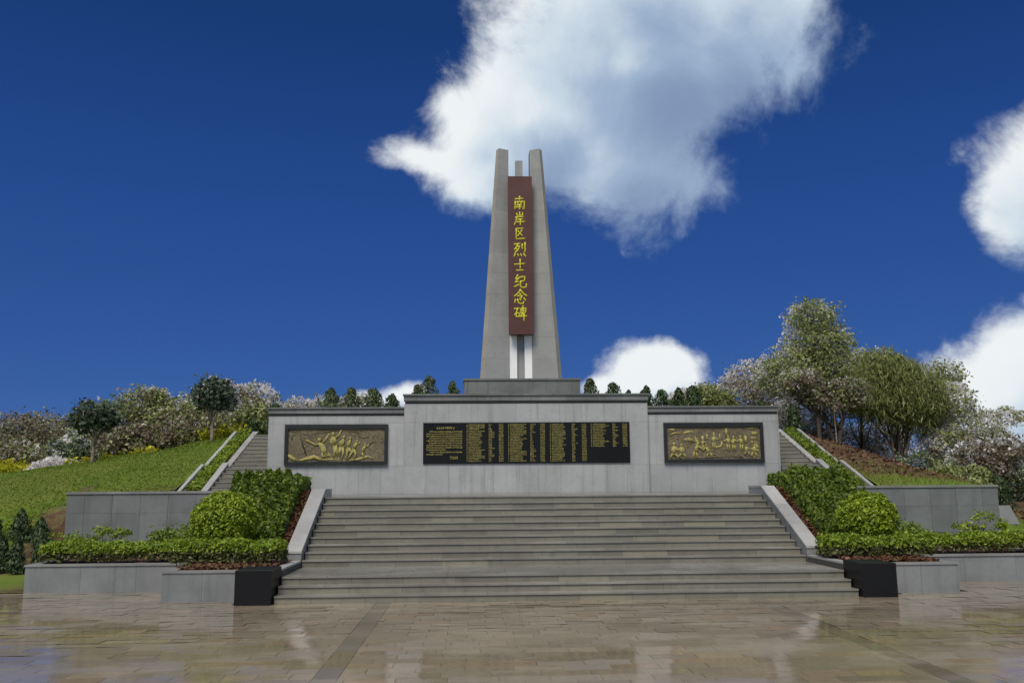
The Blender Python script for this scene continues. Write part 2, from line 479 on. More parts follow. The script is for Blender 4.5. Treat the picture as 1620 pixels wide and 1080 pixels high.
class MB:
    def __init__(self):
        self.v, self.f = [], []

    def add(self, v, f):
        k = len(self.v)
        self.v += [tuple(p) for p in v]
        self.f += [tuple(i + k for i in q) for q in f]

    def box(self, x0, x1, y0, y1, z0, z1):
        v = [(x, y, z) for z in (z0, z1) for y in (y0, y1) for x in (x0, x1)]
        self.add(v, [(0, 2, 3, 1), (4, 5, 7, 6), (0, 1, 5, 4), (2, 6, 7, 3), (0, 4, 6, 2), (1, 3, 7, 5)])

    def prism(self, poly_yz, x0, x1):
        n = len(poly_yz)
        v = [(x0, y, z) for y, z in poly_yz] + [(x1, y, z) for y, z in poly_yz]
        f = [tuple(range(n)), tuple(range(2 * n - 1, n - 1, -1))]
        f += [(i, i + n, (i + 1) % n + n, (i + 1) % n) for i in range(n)]
        self.add(v, f)

    def tube(self, pts, rad, n=6, squash=(1, 1, 1), cap=True):
        pts = [Vector(p) for p in pts]
        rings = []
        u = None
        for i, p in enumerate(pts):
            t = (pts[min(i + 1, len(pts) - 1)] - pts[max(i - 1, 0)])
            t = t.normalized() if t.length > 1e-9 else Vector((0, 0, 1))
            if u is None:
                u = t.orthogonal().normalized()
            u = (u - t * u.dot(t))
            u = u.normalized() if u.length > 1e-6 else t.orthogonal().normalized()
            w = t.cross(u)
            ring = []
            for k in range(n):
                a = 2 * math.pi * k / n
                o = (u * math.cos(a) + w * math.sin(a)) * rad[i]
                ring.append(p + Vector((o.x * squash[0], o.y * squash[1], o.z * squash[2])))
            rings.append(ring)
        v = [q for r_ in rings for q in r_]
        f = []
        for i in range(len(rings) - 1):
            for k in range(n):
                f.append((i * n + k, i * n + (k + 1) % n, (i + 1) * n + (k + 1) % n, (i + 1) * n + k))
        if cap:
            f.append(tuple(range(n - 1, -1, -1)))
            f.append(tuple((len(rings) - 1) * n + k for k in range(n)))
        self.add(v, f)

    def ball(self, c, r, squash=(1, 1, 1), nu=8, nv=6):
        v = [(c[0], c[1], c[2] - r * squash[2])]
        for j in range(1, nv):
            th = math.pi * j / nv
            for i in range(nu):
                a = 2 * math.pi * i / nu
                v.append((c[0] + r * math.sin(th) * math.cos(a) * squash[0], c[1] + r * math.sin(th) * math.sin(a) * squash[1], c[2] - r * math.cos(th) * squash[2]))
        v.append((c[0], c[1], c[2] + r * squash[2]))
        f = []
        for i in range(nu):
            f.append((0, 1 + (i + 1) % nu, 1 + i))
            f.append((len(v) - 1, 1 + (nv - 2) * nu + i, 1 + (nv - 2) * nu + (i + 1) % nu))
        for j in range(nv - 2):
            for i in range(nu):
                a, b = 1 + j * nu + i, 1 + j * nu + (i + 1) % nu
                f.append((a, b, b + nu, a + nu))
        self.add(v, f)

    def build(self, name, mat, parent=None, smooth=False):
        me = bpy.data.meshes.new(name)
        off = wl(parent)
        me.from_pydata([(p[0] - off.x, p[1] - off.y, p[2] - off.z) for p in self.v], [], self.f)
        me.materials.append(mat)
        if smooth:
            me.polygons.foreach_set('use_smooth', [True] * len(me.polygons))
        o = bpy.data.objects.new(name, me)
        COL.objects.link(o)
        if parent is not None:
            o.parent = parent
        return o


def quads_mesh(name, V, mat, tint=None, off=(0, 0, 0)):
    """V: (n,4,3) array of separate quads"""
    n = len(V)
    me = bpy.data.meshes.new(name)
    me.vertices.add(4 * n)
    me.vertices.foreach_set('co', (V - np.array(off)).reshape(-1).astype(np.float32))
    me.loops.add(4 * n)
    me.loops.foreach_set('vertex_index', np.arange(4 * n, dtype=np.int32))
    me.polygons.add(n)
    me.polygons.foreach_set('loop_start', np.arange(0, 4 * n, 4, dtype=np.int32))
    if tint is not None:
        a = me.attributes.new('tint', 'FLOAT', 'FACE')
        a.data.foreach_set('value', tint.astype(np.float32))
    me.materials.append(mat)
    me.update(calc_edges=True)
    me.validate()
    return me


def leaf_quads(P, rng, size, aspect=1.9, out=None, droop=None, jitter=.45):
    """a leaf-shaped quad at every point of P, out: preferred normals, droop: preferred axis"""
    n = len(P)
    nr = rng.normal(size=(n, 3))
    if out is not None:
        nr = nr * .75 + out * 1.0
    nr /= np.linalg.norm(nr, axis=1, keepdims=True) + 1e-9
    ax = rng.normal(size=(n, 3))
    if droop is not None:
        ax = ax * .35 + np.array(droop)
    ax -= nr * np.sum(ax * nr, axis=1, keepdims=True)
    ax /= np.linalg.norm(ax, axis=1, keepdims=True) + 1e-9
    si = np.cross(nr, ax)
    s = size * (1 + jitter * rng.normal(size=(n, 1))).clip(.45, 1.9)
    L, Wd = s * .5, s * .5 / aspect
    V = np.empty((n, 4, 3))
    V[:, 0] = P - ax * L
    V[:, 1] = P + si * Wd + nr * L * .15
    V[:, 2] = P + ax * L
    V[:, 3] = P - si * Wd + nr * L * .15
    return V


def leaf_object(name, P, rng, size, mat, parent=None, aspect=1.9, out=None, droop=None, tint=None):
    V = leaf_quads(P, rng, size, aspect, out, droop)
    if tint is None:
        tint = rng.random(len(P))
    off = tuple(wl(parent))
    o = bpy.data.objects.new(name, quads_mesh(name, V, mat, tint, off))
    COL.objects.link(o)
    if parent is not None:
        o.parent = parent
    return o


# ------------------------------------------------------------------ setting: ground, plaza, hill
g = MB()
g.add([(-2500, -2500, -.10), (2500, -2500, -.10), (2500, 2500, -.10), (-2500, 2500, -.10)], [(0, 1, 2, 3)])
setting(g.build('ground', M['ground']))

PLZ = MB()
PLZ.add([(-45, -60, -.022), (45, -60, -.022), (45, 2.6, -.022), (-45, 2.6, -.022)], [(0, 1, 2, 3)])
plaza = setting(PLZ.build('plaza', M['joint']))
rng = np.random.default_rng(3)
pavers = []          # centre x, centre y, width, depth, band
PD, PW, J = .30, .60, .005
y = -11.1
row = 0
while y < 2.35:
    for bx in (-3.62, 3.62):
        pass
    segs = ((-16.0, -3.77), (-3.47, 3.47), (3.77, 16.0))
    for a, b in segs:
        x = a - (PW / 2 if row % 2 else 0) - rng.random() * .02
        while x < b:
            w = PW * (1.0 if rng.random() < .8 else .66)
            x0, x1 = max(x, a), min(x + w, b)
            x += w
            if x1 - x0 > .015:
                pavers.append(((x0 + x1) / 2, y + PD / 2, x1 - x0, PD, 0))
    if row % 2 == 0:
        for bx in (-3.62, 3.62):
            pavers.append((bx, y + PD, .30, 2 * PD, 1))
    y += PD
    row += 1
cp = np.array((-1.87, -17.89))
fd = np.array((math.sin(YAW), math.cos(YAW)))


def seen(p):
    d = np.array(p[:2]) - cp
    f_ = d @ fd
    s_ = d[0] * fd[1] - d[1] * fd[0]
    return abs(s_) < f_ * .575 and f_ > 10.2


def covered(p):
    x_, y_ = abs(p[0]), p[1]
    return (x_ < 6.5 and y_ > -.0) or (x_ < 8.0 and y_ > .5) or (x_ < 11.6 and y_ > 2.4)


pavers = [p for p in pavers if not covered(p) or (p[4] and p[1] < .31)]
pavers.sort(key=lambda p: (0 if seen(p) else 1, (p[0] - cp[0]) ** 2 + (p[1] - cp[1]) ** 2))
for cx, cy, w, dp, band in pavers[:300]:
    o = slab('paver', cx - w / 2 + J / 2, cx + w / 2 - J / 2, cy - dp / 2 + J / 2, cy + dp / 2 - J / 2, -.06, rng.normal() * .0012, M['band' if band else 'paver'], plaza)
    o.rotation_euler = (rng.normal() * .005, rng.normal() * .005, 0)
fld = []
tin = []
for cx, cy, w, dp, band in pavers[300:]:
    if band:
        continue
    hw, hd = w / 2 - J / 2, dp / 2 - J / 2
    z, tx, ty = rng.normal() * .0012, rng.normal() * .005, rng.normal() * .005
    fld.append([(cx + sx * hw, cy + sy * hd, z + sx * hw * ty + sy * hd * tx) for sx, sy in ((-1, -1), (1, -1), (1, 1), (-1, 1))])
    tin.append(rng.random())
o = bpy.data.objects.new('paving_field', quads_mesh('paving_field', np.array(fld), M['paver'], np.array(tin)))
COL.objects.link(o)
o.parent = plaza
o['kind'] = 'stuff'
for cx, cy, w, dp, band in pavers[300:]:
    if band:
        slab('band_paver', cx - w / 2 + J / 2, cx + w / 2 - J / 2, cy - dp / 2 + J / 2, cy + dp / 2 - J / 2, -.06, rng.normal() * .0012, M['band'], plaza)


def hill_height(X, Y):
    crest = np.interp(X, [-60, -40, -21.5, -16.8, -11.8, 12.0, 12.6, 14.7, 16, 17, 19, 25, 60],
                      [1.5, 2.0, 2.72, 3.32, 4.20, 4.20, 4.08, 3.36, 2.62, 2.1, 1.5, 1.1, .8])
    base = np.interp(X, [-60, -40, -20, -16.2, -14.75, -14.5, 15.1, 15.35, 16.6, 60],
                     [.3, .3, .5, .7, .9, 2.0, 2.0, .6, .45, .3])
    base = np.where(Y < 11.0, np.interp(X, [-60, -40, -20, -16.2, -14.9, -14.4, 15.0, 16.6, 60], [.3, .3, .5, .7, .6, .35, .35, .45, .3]), base)
    t = np.clip((Y - 11.0) / 8.0, 0, 1)
    z = base + (crest - base) * (t ** np.where(X < -14.6, .62, .92))
    z = np.where(Y > 19, crest - .035 * (Y - 19) * (np.abs(X) > 13), z)
    low = np.clip((11.0 - Y) / 7.0, 0, 1)
    z = np.where(Y < 11, base * (1 - low) ** 2.0 + .01, z)
    z = z + .05 * np.sin(X * 1.7 + Y * .9) * np.sin(Y * 1.1 - X * .4) * np.clip((Y - 12) / 4, 0, 1)
    return np.maximum(z, .0)


xs = sorted(set(list(np.round(np.arange(-60, -20, 2.0), 3)) + list(np.round(np.arange(-20, -14.75, .35), 3)) + [-14.75, -14.5] +
                list(np.round(np.linspace(-14.2, -11.9, 8), 3)) + [-11.6, -11.44, 11.44, 11.6] + list(np.round(np.linspace(-10.2, 10.2, 13), 3)) + list(np.round(np.linspace(11.9, 14.2, 8), 3)) + [14.5, 14.8, 15.1, 15.35] +
                list(np.round(np.arange(15.7, 21, .35), 3)) + list(np.round(np.arange(22, 61, 2.0), 3))))
ys = sorted(set([2.45, 3.2] + list(np.round(np.arange(4, 10.5, .7), 3)) + [10.99, 11.02] + list(np.round(np.arange(11.5, 18.2, .45), 3)) + [18.62, 19.0, 19.5] + list(np.round(np.arange(20.5, 34, 1.2), 3)) + [38, 45, 55, 70, 90]))
XX, YY = np.meshgrid(xs, ys, indexing='ij')
ZZ = hill_height(XX, YY)
idx = {}
hv, hf = [], []


def hvid(i, j):
    if (i, j) not in idx:
        idx[(i, j)] = len(hv)
        hv.append((XX[i, j], YY[i, j], ZZ[i, j]))
    return idx[(i, j)]


for i in range(len(xs) - 1):
    for j in range(len(ys) - 1):
        mx, my = (xs[i] + xs[i + 1]) / 2, (ys[j] + ys[j + 1]) / 2
        if abs(mx) < 11.44 and my < 18.62:
            continue
        if abs(mx) < 11.6 and my < 11.02:
            continue
        hf.append((hvid(i, j), hvid(i + 1, j), hvid(i + 1, j + 1), hvid(i, j + 1)))
hm = bpy.data.meshes.new('hill')
hm.from_pydata(hv, [], hf)
hm.materials.append(M['hill'])
hm.polygons.foreach_set('use_smooth', [True] * len(hm.polygons))
setting(link('hill', hm))

# landing between the main stairs and the memorial wall, and the terrace behind the wall
LZ = 1.95
ld = MB()
ld.box(-8.2, 8.2, 5.9, 14.3, 0, LZ - .03)
ld.box(-11.3, -8.2, 11.05, 11.9, 0, LZ - .031)
ld.box(8.2, 11.3, 11.05, 11.9, 0, LZ - .031)
landing = setting(ld.build('landing', M['core']))
for i in range(17):
    for j in range(9):
        x0, y0 = -8.2 + i * .9647, 6.05 + j * .86
        slab('landing_slab', x0 + .003, x0 + .9617, y0 + .003, y0 + .857, LZ - .03, LZ, M['tread'], landing)
tr = MB()
tr.box(-9.1, 9.1, 14.9, 19.2, 0, 4.27)
tr.box(-11.4, -9.1, 18.42, 19.6, 0, 4.268)
tr.box(9.1, 11.4, 18.42, 19.6, 0, 4.268)
setting(tr.build('terrace', M['tread']))

# ------------------------------------------------------------------ main stairs
RS, T1, T2 = .15, .3327, .3243
Y0U = 2 * T1 + 2.0984                       # foot of the upper flight
stairs = thing('granite_staircase', 'wide flight of wet grey-brown stone steps climbing to the memorial wall', 'stairs', (0, 0, 0))
HW = 5.72
prof = [(0, 0)]
steps = []
for k in range(3):
    steps.append((k * T1, (k + 1) * RS, T1 if k < 2 else 2.0984))
for k in range(10):
    steps.append((Y0U + k * T2, (k + 4) * RS, T2 if k < 9 else .42))
cm = MB()
for yy, zz, tt in steps:
    cm.box(-HW + .01, HW - .01, yy + .035, 6.2, zz - RS - .0, zz - .035)
cm.build('core', M['core'], stairs)
srng = random.Random(7)
for s, (yy, zz, tt) in enumerate(steps):
    last = s == 12
    x = -HW
    offx = srng.choice((.35, .7, 1.04))
    first = True
    while x < HW - .01:
        w = offx if first else 1.04
        first = False
        x1 = min(HW, x + w)
        if HW - x1 < .25:
            x1 = HW
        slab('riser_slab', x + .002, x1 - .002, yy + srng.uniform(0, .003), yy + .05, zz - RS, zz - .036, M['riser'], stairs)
        x = x1
    x = -HW
    offx = srng.choice((.5, .9, 1.2))
    first = True
    while x < HW - .01:
        w = offx if first else 1.2
        first = False
        x1 = min(HW, x + w)
        if HW - x1 < .25:
            x1 = HW
        if s == 2:
            for a, b in ((-.025, .45), (.45, 1.0), (1.0, 1.55), (1.55, 2.13)):
                slab('tread_slab', x + .002, x1 - .002, yy + a + (.003 if a > 0 else 0), yy + b - .003, zz - .036, zz + srng.uniform(-.001, .001), M['tread'], stairs)
        else:
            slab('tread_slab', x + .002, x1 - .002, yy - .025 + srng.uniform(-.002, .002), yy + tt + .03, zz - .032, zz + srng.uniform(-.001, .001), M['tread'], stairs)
        x = x1

for sgn, side in ((-1, 'left'), (1, 'right')):
    a, b = sorted((sgn * 5.73, sgn * 6.08))
    t = thing('stair_cheek_wall', 'sloping pale stone cheek wall along the %s edge of the main steps' % side, 'wall', (sgn * 5.9, 2.72, 0), 'cheek walls of the main steps')
    m = MB()
    m.prism([(2.74, 0), (2.74, .75), (5.78, 2.11), (6.9, 2.11), (6.9, 0)], a + .012, b - .012)
    m.build('wall_body', M['planter'], t)
    for q in range(3):
        f0, f1 = q / 3, (q + 1) / 3
        m = MB()
        ya, yb = 2.72 + 3.06 * f0 + .002, 2.72 + 3.06 * f1 - .002
        za, zb = .752 + 1.362 * f0, .752 + 1.362 * f1
        m.prism([(ya, za), (ya, za + .05), (yb, zb + .05), (yb, zb)], a, b)
        m.build('coping_slab', M['kerb'], t)
    slab('coping_slab', a, b, 5.79, 6.9, 2.114, 2.164, M['kerb'], t)

# ------------------------------------------------------------------ black blocks, planters, sloped beds
for sgn, side in ((-1, 'left'), (1, 'right')):
    a, b = sorted((sgn * 5.75, sgn * 6.44))
    m = MB()
    ch = .012
    bx = MB()
    bx.add([(x, yy, z) for z, e in ((0, 0), (.655 - ch, 0), (.655, ch)) for x, yy in ((a + e, -.16 + e), (b - e, -.16 + e), (b - e, .74 - e), (a + e, .74 - e))],
           [(0, 1, 5, 4), (1, 2, 6, 5), (2, 3, 7, 6), (3, 0, 4, 7), (4, 5, 9, 8), (5, 6, 10, 9), (6, 7, 11, 10), (7, 4, 8, 11), (8, 9, 10, 11)])
    o = bx.build('granite_block', M['black'])
    tag(o, 'polished black granite block standing at the %s foot of the main steps' % side, 'block', 'black blocks beside the steps')

    # front planter
    t = thing('stone_planter', 'short grey stone planter next to the %s black granite block' % side, 'planter', (sgn * 7.2, .46, 0), 'stone planters in front of the stairs')
    a, b = sorted((sgn * 6.445, sgn * 8.02))
    m = MB()
    m.box(a, b, .48, .68, 0, .555)
    e0, e1 = sorted((sgn * 8.018, sgn * 7.84))
    m.box(e0, e1, .681, 3.2, 0, .554)
    e0, e1 = sorted((sgn * 5.74, sgn * 5.93))
    m.box(e0, e1, .745, 2.72, .3, .56)
    m.build('wall_body', M['core'], t)
    n = 2
    for q in range(n):
        w = (b - a) / n
        slab('facing_panel', a + q * w + .002, a + (q + 1) * w - .002, .455, .478, 0.0, .553, M['planter'], t)
    slab('coping_slab', a - .02, (a + b) / 2 - .002, .435, .70, .557, .595, M['coping'], t)
    slab('coping_slab', (a + b) / 2 + .002, b + .02, .435, .70, .557, .595, M['coping'], t)
    e0, e1 = sorted((sgn * 8.03, sgn * 7.83))
    slab('coping_slab', e0, e1, .703, 2.36, .556, .594, M['coping'], t)
    e0, e1 = sorted((sgn * 5.735, sgn * 5.94))
    slab('coping_slab', e0, e1, .75, 2.715, .562, .60, M['kerb'], t)
    ss_ = MB()
    sx = sorted((sgn * 5.94, sgn * 8.03))
    gx = np.linspace(sx[0], sx[1], 12)
    gy = np.linspace(.69, 3.2, 14)
    rs_ = np.random.default_rng(5)
    vv = [(x, yy, .575 + .05 * (yy - .7) / 2 + rs_.normal() * .012) for x in gx for yy in gy]
    ss_.add(vv, [(i * 14 + j, (i + 1) * 14 + j, (i + 1) * 14 + j + 1, i * 14 + j + 1) for i in range(11) for j in range(13)])
    ss_.build('soil', M['soil'], t)

    # longer planter set further back
    t = thing('stone_planter', 'long low grey stone planter with the %s clipped hedge row' % ('far left' if sgn < 0 else 'far right'), 'planter', (sgn * 9.8, 2.4, 0), 'stone planters in front of the stairs')
    a, b = sorted((sgn * 8.04, sgn * 11.6))
    m = MB()
    m.box(a, b, 2.43, 2.63, 0, .555)
    e0, e1 = sorted((sgn * 11.598, sgn * 11.4))
    m.box(e0, e1, 2.631, 6.0, 0, .554)
    m.build('wall_body', M['core'], t)
    for q in range(3):
        w = (b - a) / 3
        slab('facing_panel', a + q * w + .002, a + (q + 1) * w - .002, 2.40, 2.428, 0.0, .553, M['planter'], t)
        slab('coping_slab', a + q * w + .002 - (.02 if q == 0 else 0), a + (q + 1) * w - .002 + (.02 if q == 2 else 0), 2.375, 2.65, .557, .595, M['coping'], t)
    e0, e1 = sorted((sgn * 11.622, sgn * 11.38))
    slab('coping_slab', e0, e1, 2.653, 6.0, .556, .594, M['coping'], t)
    ss_ = MB()
    sx = sorted((sgn * 8.04, sgn * 11.4))
    gx = np.linspace(sx[0], sx[1], 12)
    gy = np.linspace(2.62, 10.75, 20)
    vv = [(x, yy, .57 + .0 * (yy - 2.6) + rs_.normal() * .012) for x in gx for yy in gy]
    ss_.add(vv, [(i * 20 + j, (i + 1) * 20 + j, (i + 1) * 20 + j + 1, i * 20 + j + 1) for i in range(11) for j in range(19)])
    ss_.build('soil', M['soil'], t)

    # sloped bed between the cheek wall and an outer kerb
    t = thing('sloping_bed', 'sloping reddish soil bed with pale outer kerb %s of the main steps' % side, 'planting bed', (sgn * 7.2, 2.8, 0), 'sloping beds beside the steps')
    a, b = sorted((sgn * 6.085, sgn * 7.98))
    gx = np.linspace(a, b, 10)
    gy = np.linspace(2.80, 6.9, 18)
    ss_ = MB()
    vv = [(x, yy, .66 + (min(yy, 5.9) - 2.8) * .445 + rs_.normal() * .015) for x in gx for yy in gy]
    ss_.add(vv, [(i * 18 + j, (i + 1) * 18 + j, (i + 1) * 18 + j + 1, i * 18 + j + 1) for i in range(9) for j in range(17)])
    ss_.build('soil', M['soil'], t)
    a, b = sorted((sgn * 5.735, sgn * 8.2))
    slab('front_wall', a, b, 2.745, 2.80, .3, .76, M['planter'], t) if False else None
    e0, e1 = sorted((sgn * 6.09, sgn * 7.98))
    slab('front_wall', e0, e1, 2.75, 2.80, .4, .755, M['planter'], t)
    e0, e1 = sorted((sgn * 6.09, sgn * 7.98))
    slab('coping_slab', e0, e1, 2.725, 2.84, .757, .79, M['coping'], t)
    m = MB()
    e0, e1 = sorted((sgn * 7.985, sgn * 8.195))
    m.prism([(2.8, 0), (2.8, .70), (6.15, 2.20), (6.9, 2.20), (6.9, 0)], e0, e1)
    m.build('kerb_wall', M['kerb'], t)

    # side wall of the landing behind the bed
    m = MB()
    e0, e1 = sorted((sgn * 8.205, sgn * 8.36))
    m.box(e0, e1, 6.9, 10.82, 0, 2.08)
    o = m.build('landing_side_wall', M['retain'])
    tag(o, 'grey stone wall holding the %s side of the upper landing behind shrubs' % side, 'wall', 'side walls of the landing')

    # retaining wall
    t = thing('retaining_wall', 'grey granite-panelled retaining wall %s' % ('in front of the grassy slope' if sgn < 0 else 'below the wooded soil bank'), 'wall', (sgn * 11.5, 10.8, 0), 'retaining walls')
    XE = 14.52 if sgn < 0 else 15.12
    a, b = sorted((sgn * 8.37, sgn * XE))
    m = MB()
    m.box(a, b, 10.83, 11.02, 0, 2.05)
    m.build('wall_body', M['core'], t)
    x = sgn * XE
    w = .54
    while abs(x) > 8.40:
        nx = sgn * max(8.37, abs(x) - w)
        e0, e1 = sorted((x, nx))
        for z0, z1 in ((0, .63), (.635, 1.465), (1.47, 2.052)):
            slab('facing_panel', e0 + .004, e1 - .004, 10.79 + random.Random(int(x * 100 + z0 * 10)).uniform(0, .004), 10.829, z0, z1, M['retain'], t)
        x = nx
        w = .855
    q0 = a - .02
    for q in range(5):
        w = (b - a + .04) / 5
        slab('coping_slab', q0 + q * w + .002, q0 + (q + 1) * w - .002, 10.755, 11.05, 2.055, 2.125, M['coping'], t)

# ------------------------------------------------------------------ flank stairs
for sgn, side in ((-1, 'left'), (1, 'right')):
    t = thing('flank_staircase', 'narrow stone stairway climbing past the %s end of the memorial wall' % side, 'stairs', (sgn * 9.9, 11.9, LZ), 'flank stairways')
    r_ = (4.27 - LZ) / 15
    a, b = sorted((sgn * 9.14, sgn * 10.55))
    yy = 11.92
    zz = LZ
    cmb = MB()
    for k in range(15):
        tt = .40 if k != 5 else .72
        zz += r_
        cmb.box(a, b, yy + .03, 18.6, zz - r_, zz - .03)
        mid = a + (b - a) * (.38 if k % 2 else .62)
        for e0, e1 in ((a, mid), (mid, b)):
            slab('riser_slab', e0 + .002, e1 - .002, yy, yy + .04, zz - r_, zz - .031, M['riser'], t)
            slab('tread_slab', e0 + .002, e1 - .002, yy - .018, yy + tt + .02, zz - .03, zz, M['tread'], t)
        yy += tt
    cmb.build('core', M['core'], t)
    c0, c1 = sorted((sgn * 10.552, sgn * 10.76))
    for (ya, za, yb, zb) in ((11.9, LZ + .17, 14.35, LZ + 6 * r_ + .22), (14.62, LZ + 6 * r_ + .13, 18.5, 4.27 + .17)):
        m = MB()
        m.prism([(ya, 0), (ya, za - .05), (yb, zb - .05), (yb, 0)], c0 + .01, c1 - .01)
        m.build('cheek_body', M['retain'], t)
        m = MB()
        m.prism([(ya - .01, za - .048), (ya - .01, za), (yb, zb), (yb, zb - .048)], c0, c1)
        m.build('cheek_coping', M['kerb'], t)
    # planted strip with an outer kerb
    t = thing('planting_strip', 'narrow planted strip with pale kerb outside the %s flank stairway' % side, 'planting bed', (sgn * 11.1, 11.9, LZ), 'planted strips beside the flank stairs')
    c0, c1 = sorted((sgn * 10.765, sgn * 11.31))
    m = MB()
    m.prism([(11.1, 0), (11.1, LZ + .02), (11.9, LZ + .08), (18.5, 4.30), (18.5, 0)], c0, c1)
    m.build('soil', M['soil'], t)
    c0, c1 = sorted((sgn * 11.315, sgn * 11.435))
    for (ya, za, yb, zb) in ((11.6, LZ + .17, 14.05, LZ + 6 * r_ + .16), (14.5, LZ + 6 * r_ + .17, 18.2, 4.27 + .16)):
        m = MB()
        m.prism([(ya, 0), (ya, za), (yb, zb), (yb, 0)], c0, c1)
        m.build('kerb', M['kerb'], t)
    rg = np.random.default_rng(21 + sgn)
    n = 5200
    yy_ = rg.uniform(11.9, 18.5, n)
    zz_ = LZ + .08 + (yy_ - 11.9) / 6.6 * 2.27
    bumpy = .5 + .5 * np.sin(yy_ * 6.1 + sgn) * np.sin(yy_ * 2.3)
    P = np.stack([rg.uniform(c0 - .5 if sgn > 0 else c1 + .02, c0 - .02 if sgn > 0 else c1 + .5, n), yy_, zz_ + rg.random(n) * (.10 + .22 * bumpy)], 1)
    leaf_object('low_plants', P, rg, .075, G_BUSH if sgn > 0 else G_HEDGE, t, out=np.array([[0, -.4, .8]]))

# ------------------------------------------------------------------ memorial wall
wall = thing('memorial_wall', 'pale grey granite memorial wall with raised middle block and two wings', 'monument wall', (0, 14, LZ))
m = MB()
m.box(-9.10, -4.352, 14.04, 14.9, LZ, 4.74)
m.box(4.352, 9.10, 14.04, 14.9, LZ, 4.74)
m.box(-4.32, 4.32, 13.92, 14.95, LZ, 5.16)
m.box(-9.10, -8.7, 14.9, 18.4, LZ, 4.5)
m.box(8.7, 9.10, 14.9, 18.4, LZ, 4.5)
m.build('core', M['core'], wall)


def face_panels(x0, x1, yf, yb, zs, n):
    w = (x1 - x0) / n
    for q in range(n):
        for z0, z1 in zip(zs[:-1], zs[1:]):
            slab('facing_panel', x0 + q * w + .0022, x0 + (q + 1) * w - .0022, yf + srng.uniform(0, .002), yb, z0 + .0022, z1 - .0022, M['wall'], wall)


for sgn in (-1, 1):
    a, b = sorted((sgn * 4.355, sgn * 9.10))
    face_panels(a, b, 14.0, 14.039, (LZ, 2.93, 4.44, 4.70), 6)
    # end returns
    e0, e1 = sorted((sgn * 9.102, sgn * 9.13))
    for q in range(5):
        slab('return_panel', e0, e1, 14.002 + q * .88, 14.002 + (q + 1) * .88 - .004, LZ, 4.70, M['wall'], wall)
    n = 5
    w = (b - a) / n
    for q in range(n):
        ee = .03 if (q == (0 if sgn < 0 else n - 1)) else 0
        slab('cornice_slab', a + q * w + .002 - (ee if sgn < 0 else 0), a + (q + 1) * w - .002 + (ee if sgn > 0 else 0), 13.93, 14.95, 4.79, 4.945, M['cornice'], wall)
        slab('cornice_cap', a + q * w + .002 - (ee * 2 if sgn < 0 else 0), a + (q + 1) * w - .002 + (ee * 2 if sgn > 0 else 0), 13.88, 15.0, 4.948, 5.0, M['plinth'], wall)
face_panels(-4.35, 4.35, 13.88, 13.919, (LZ, 2.93, 4.45, 5.11), 11)
for sgn in (-1, 1):
    e0, e1 = sorted((sgn * 4.322, sgn * 4.349))
    slab('return_panel', e0, e1, 13.92, 14.95, LZ, 5.11, M['wall'], wall)
n = 9
w = 8.74 / n
for q in range(n):
    x0 = -4.37 + q * w
    slab('cornice_slab', x0 + .002, x0 + w - .002, 13.81, 15.0, 5.215, 5.39, M['cornice'], wall)
    slab('cornice_cap', x0 + .002 - (.03 if q == 0 else 0), x0 + w - .002 + (.03 if q == n - 1 else 0), 13.76, 15.05, 5.393, 5.45, M['plinth'], wall)
slab('cornice_recess', -4.33, 4.33, 13.90, 14.97, 5.16, 5.214, M['plinth'], wall)
for sgn in (-1, 1):
    a, b = sorted((sgn * 4.353, sgn * 9.11))
    slab('cornice_recess', a, b, 14.02, 14.92, 4.74, 4.789, M['plinth'], wall)

# name tablet
tab = thing('name_tablet', 'long black stone tablet covered with rows of small gold names', 'tablet', (0, 13.86, 3.72))
TX0, TX1, TZ0, TZ1 = -3.67, 3.67, 2.99, 4.43
mb = MB()
mb.box(TX0, TX1, 13.835, 13.879, TZ0, TZ1)
tslab = mb.build('tablet_slab', M['tablet'], tab)
trg = random.Random(11)


def px2w(px_, py_):          # layout of the tablet in its own 1505 x 300 grid
    return TX0 + (px_ - 48) / 1505 * (TX1 - TX0), TZ1 - (py_ - 38) / 300 * (TZ1 - TZ0)


def glyph(mb, x, z, w, h):
    """a tiny brush-written sign too small to read: a few raised strokes"""
    yf = 13.832
    t_ = h * .22
    for _ in range(trg.choice((2, 3))):
        zz = z - h * trg.uniform(.1, .9)
        a = x + w * trg.uniform(0, .2)
        b = x + w * trg.uniform(.75, 1)
        mb.add([(a, yf, zz - t_ / 2), (b, yf, zz - t_ / 2), (b, yf, zz + t_ / 2), (a, yf, zz + t_ / 2)], [(0, 1, 2, 3)])
    for _ in range(trg.choice((1, 2))):
        xx = x + w * trg.uniform(.2, .8)
        a = z - h * trg.uniform(0, .3)
        b = z - h * trg.uniform(.7, 1)
        mb.add([(xx - t_ / 2, yf, b), (xx + t_ / 2, yf, b), (xx + t_ / 2, yf, a), (xx - t_ / 2, yf, a)], [(0, 1, 2, 3)])


def text_row(mb, px0, px1, py_, ph, adv):
    p = px0
    while p < px1:
        x, z = px2w(p, py_)
        x2, z2 = px2w(p + adv * .86, py_ + ph)
        glyph(mb, x, z, x2 - x, z - z2)
        p += adv


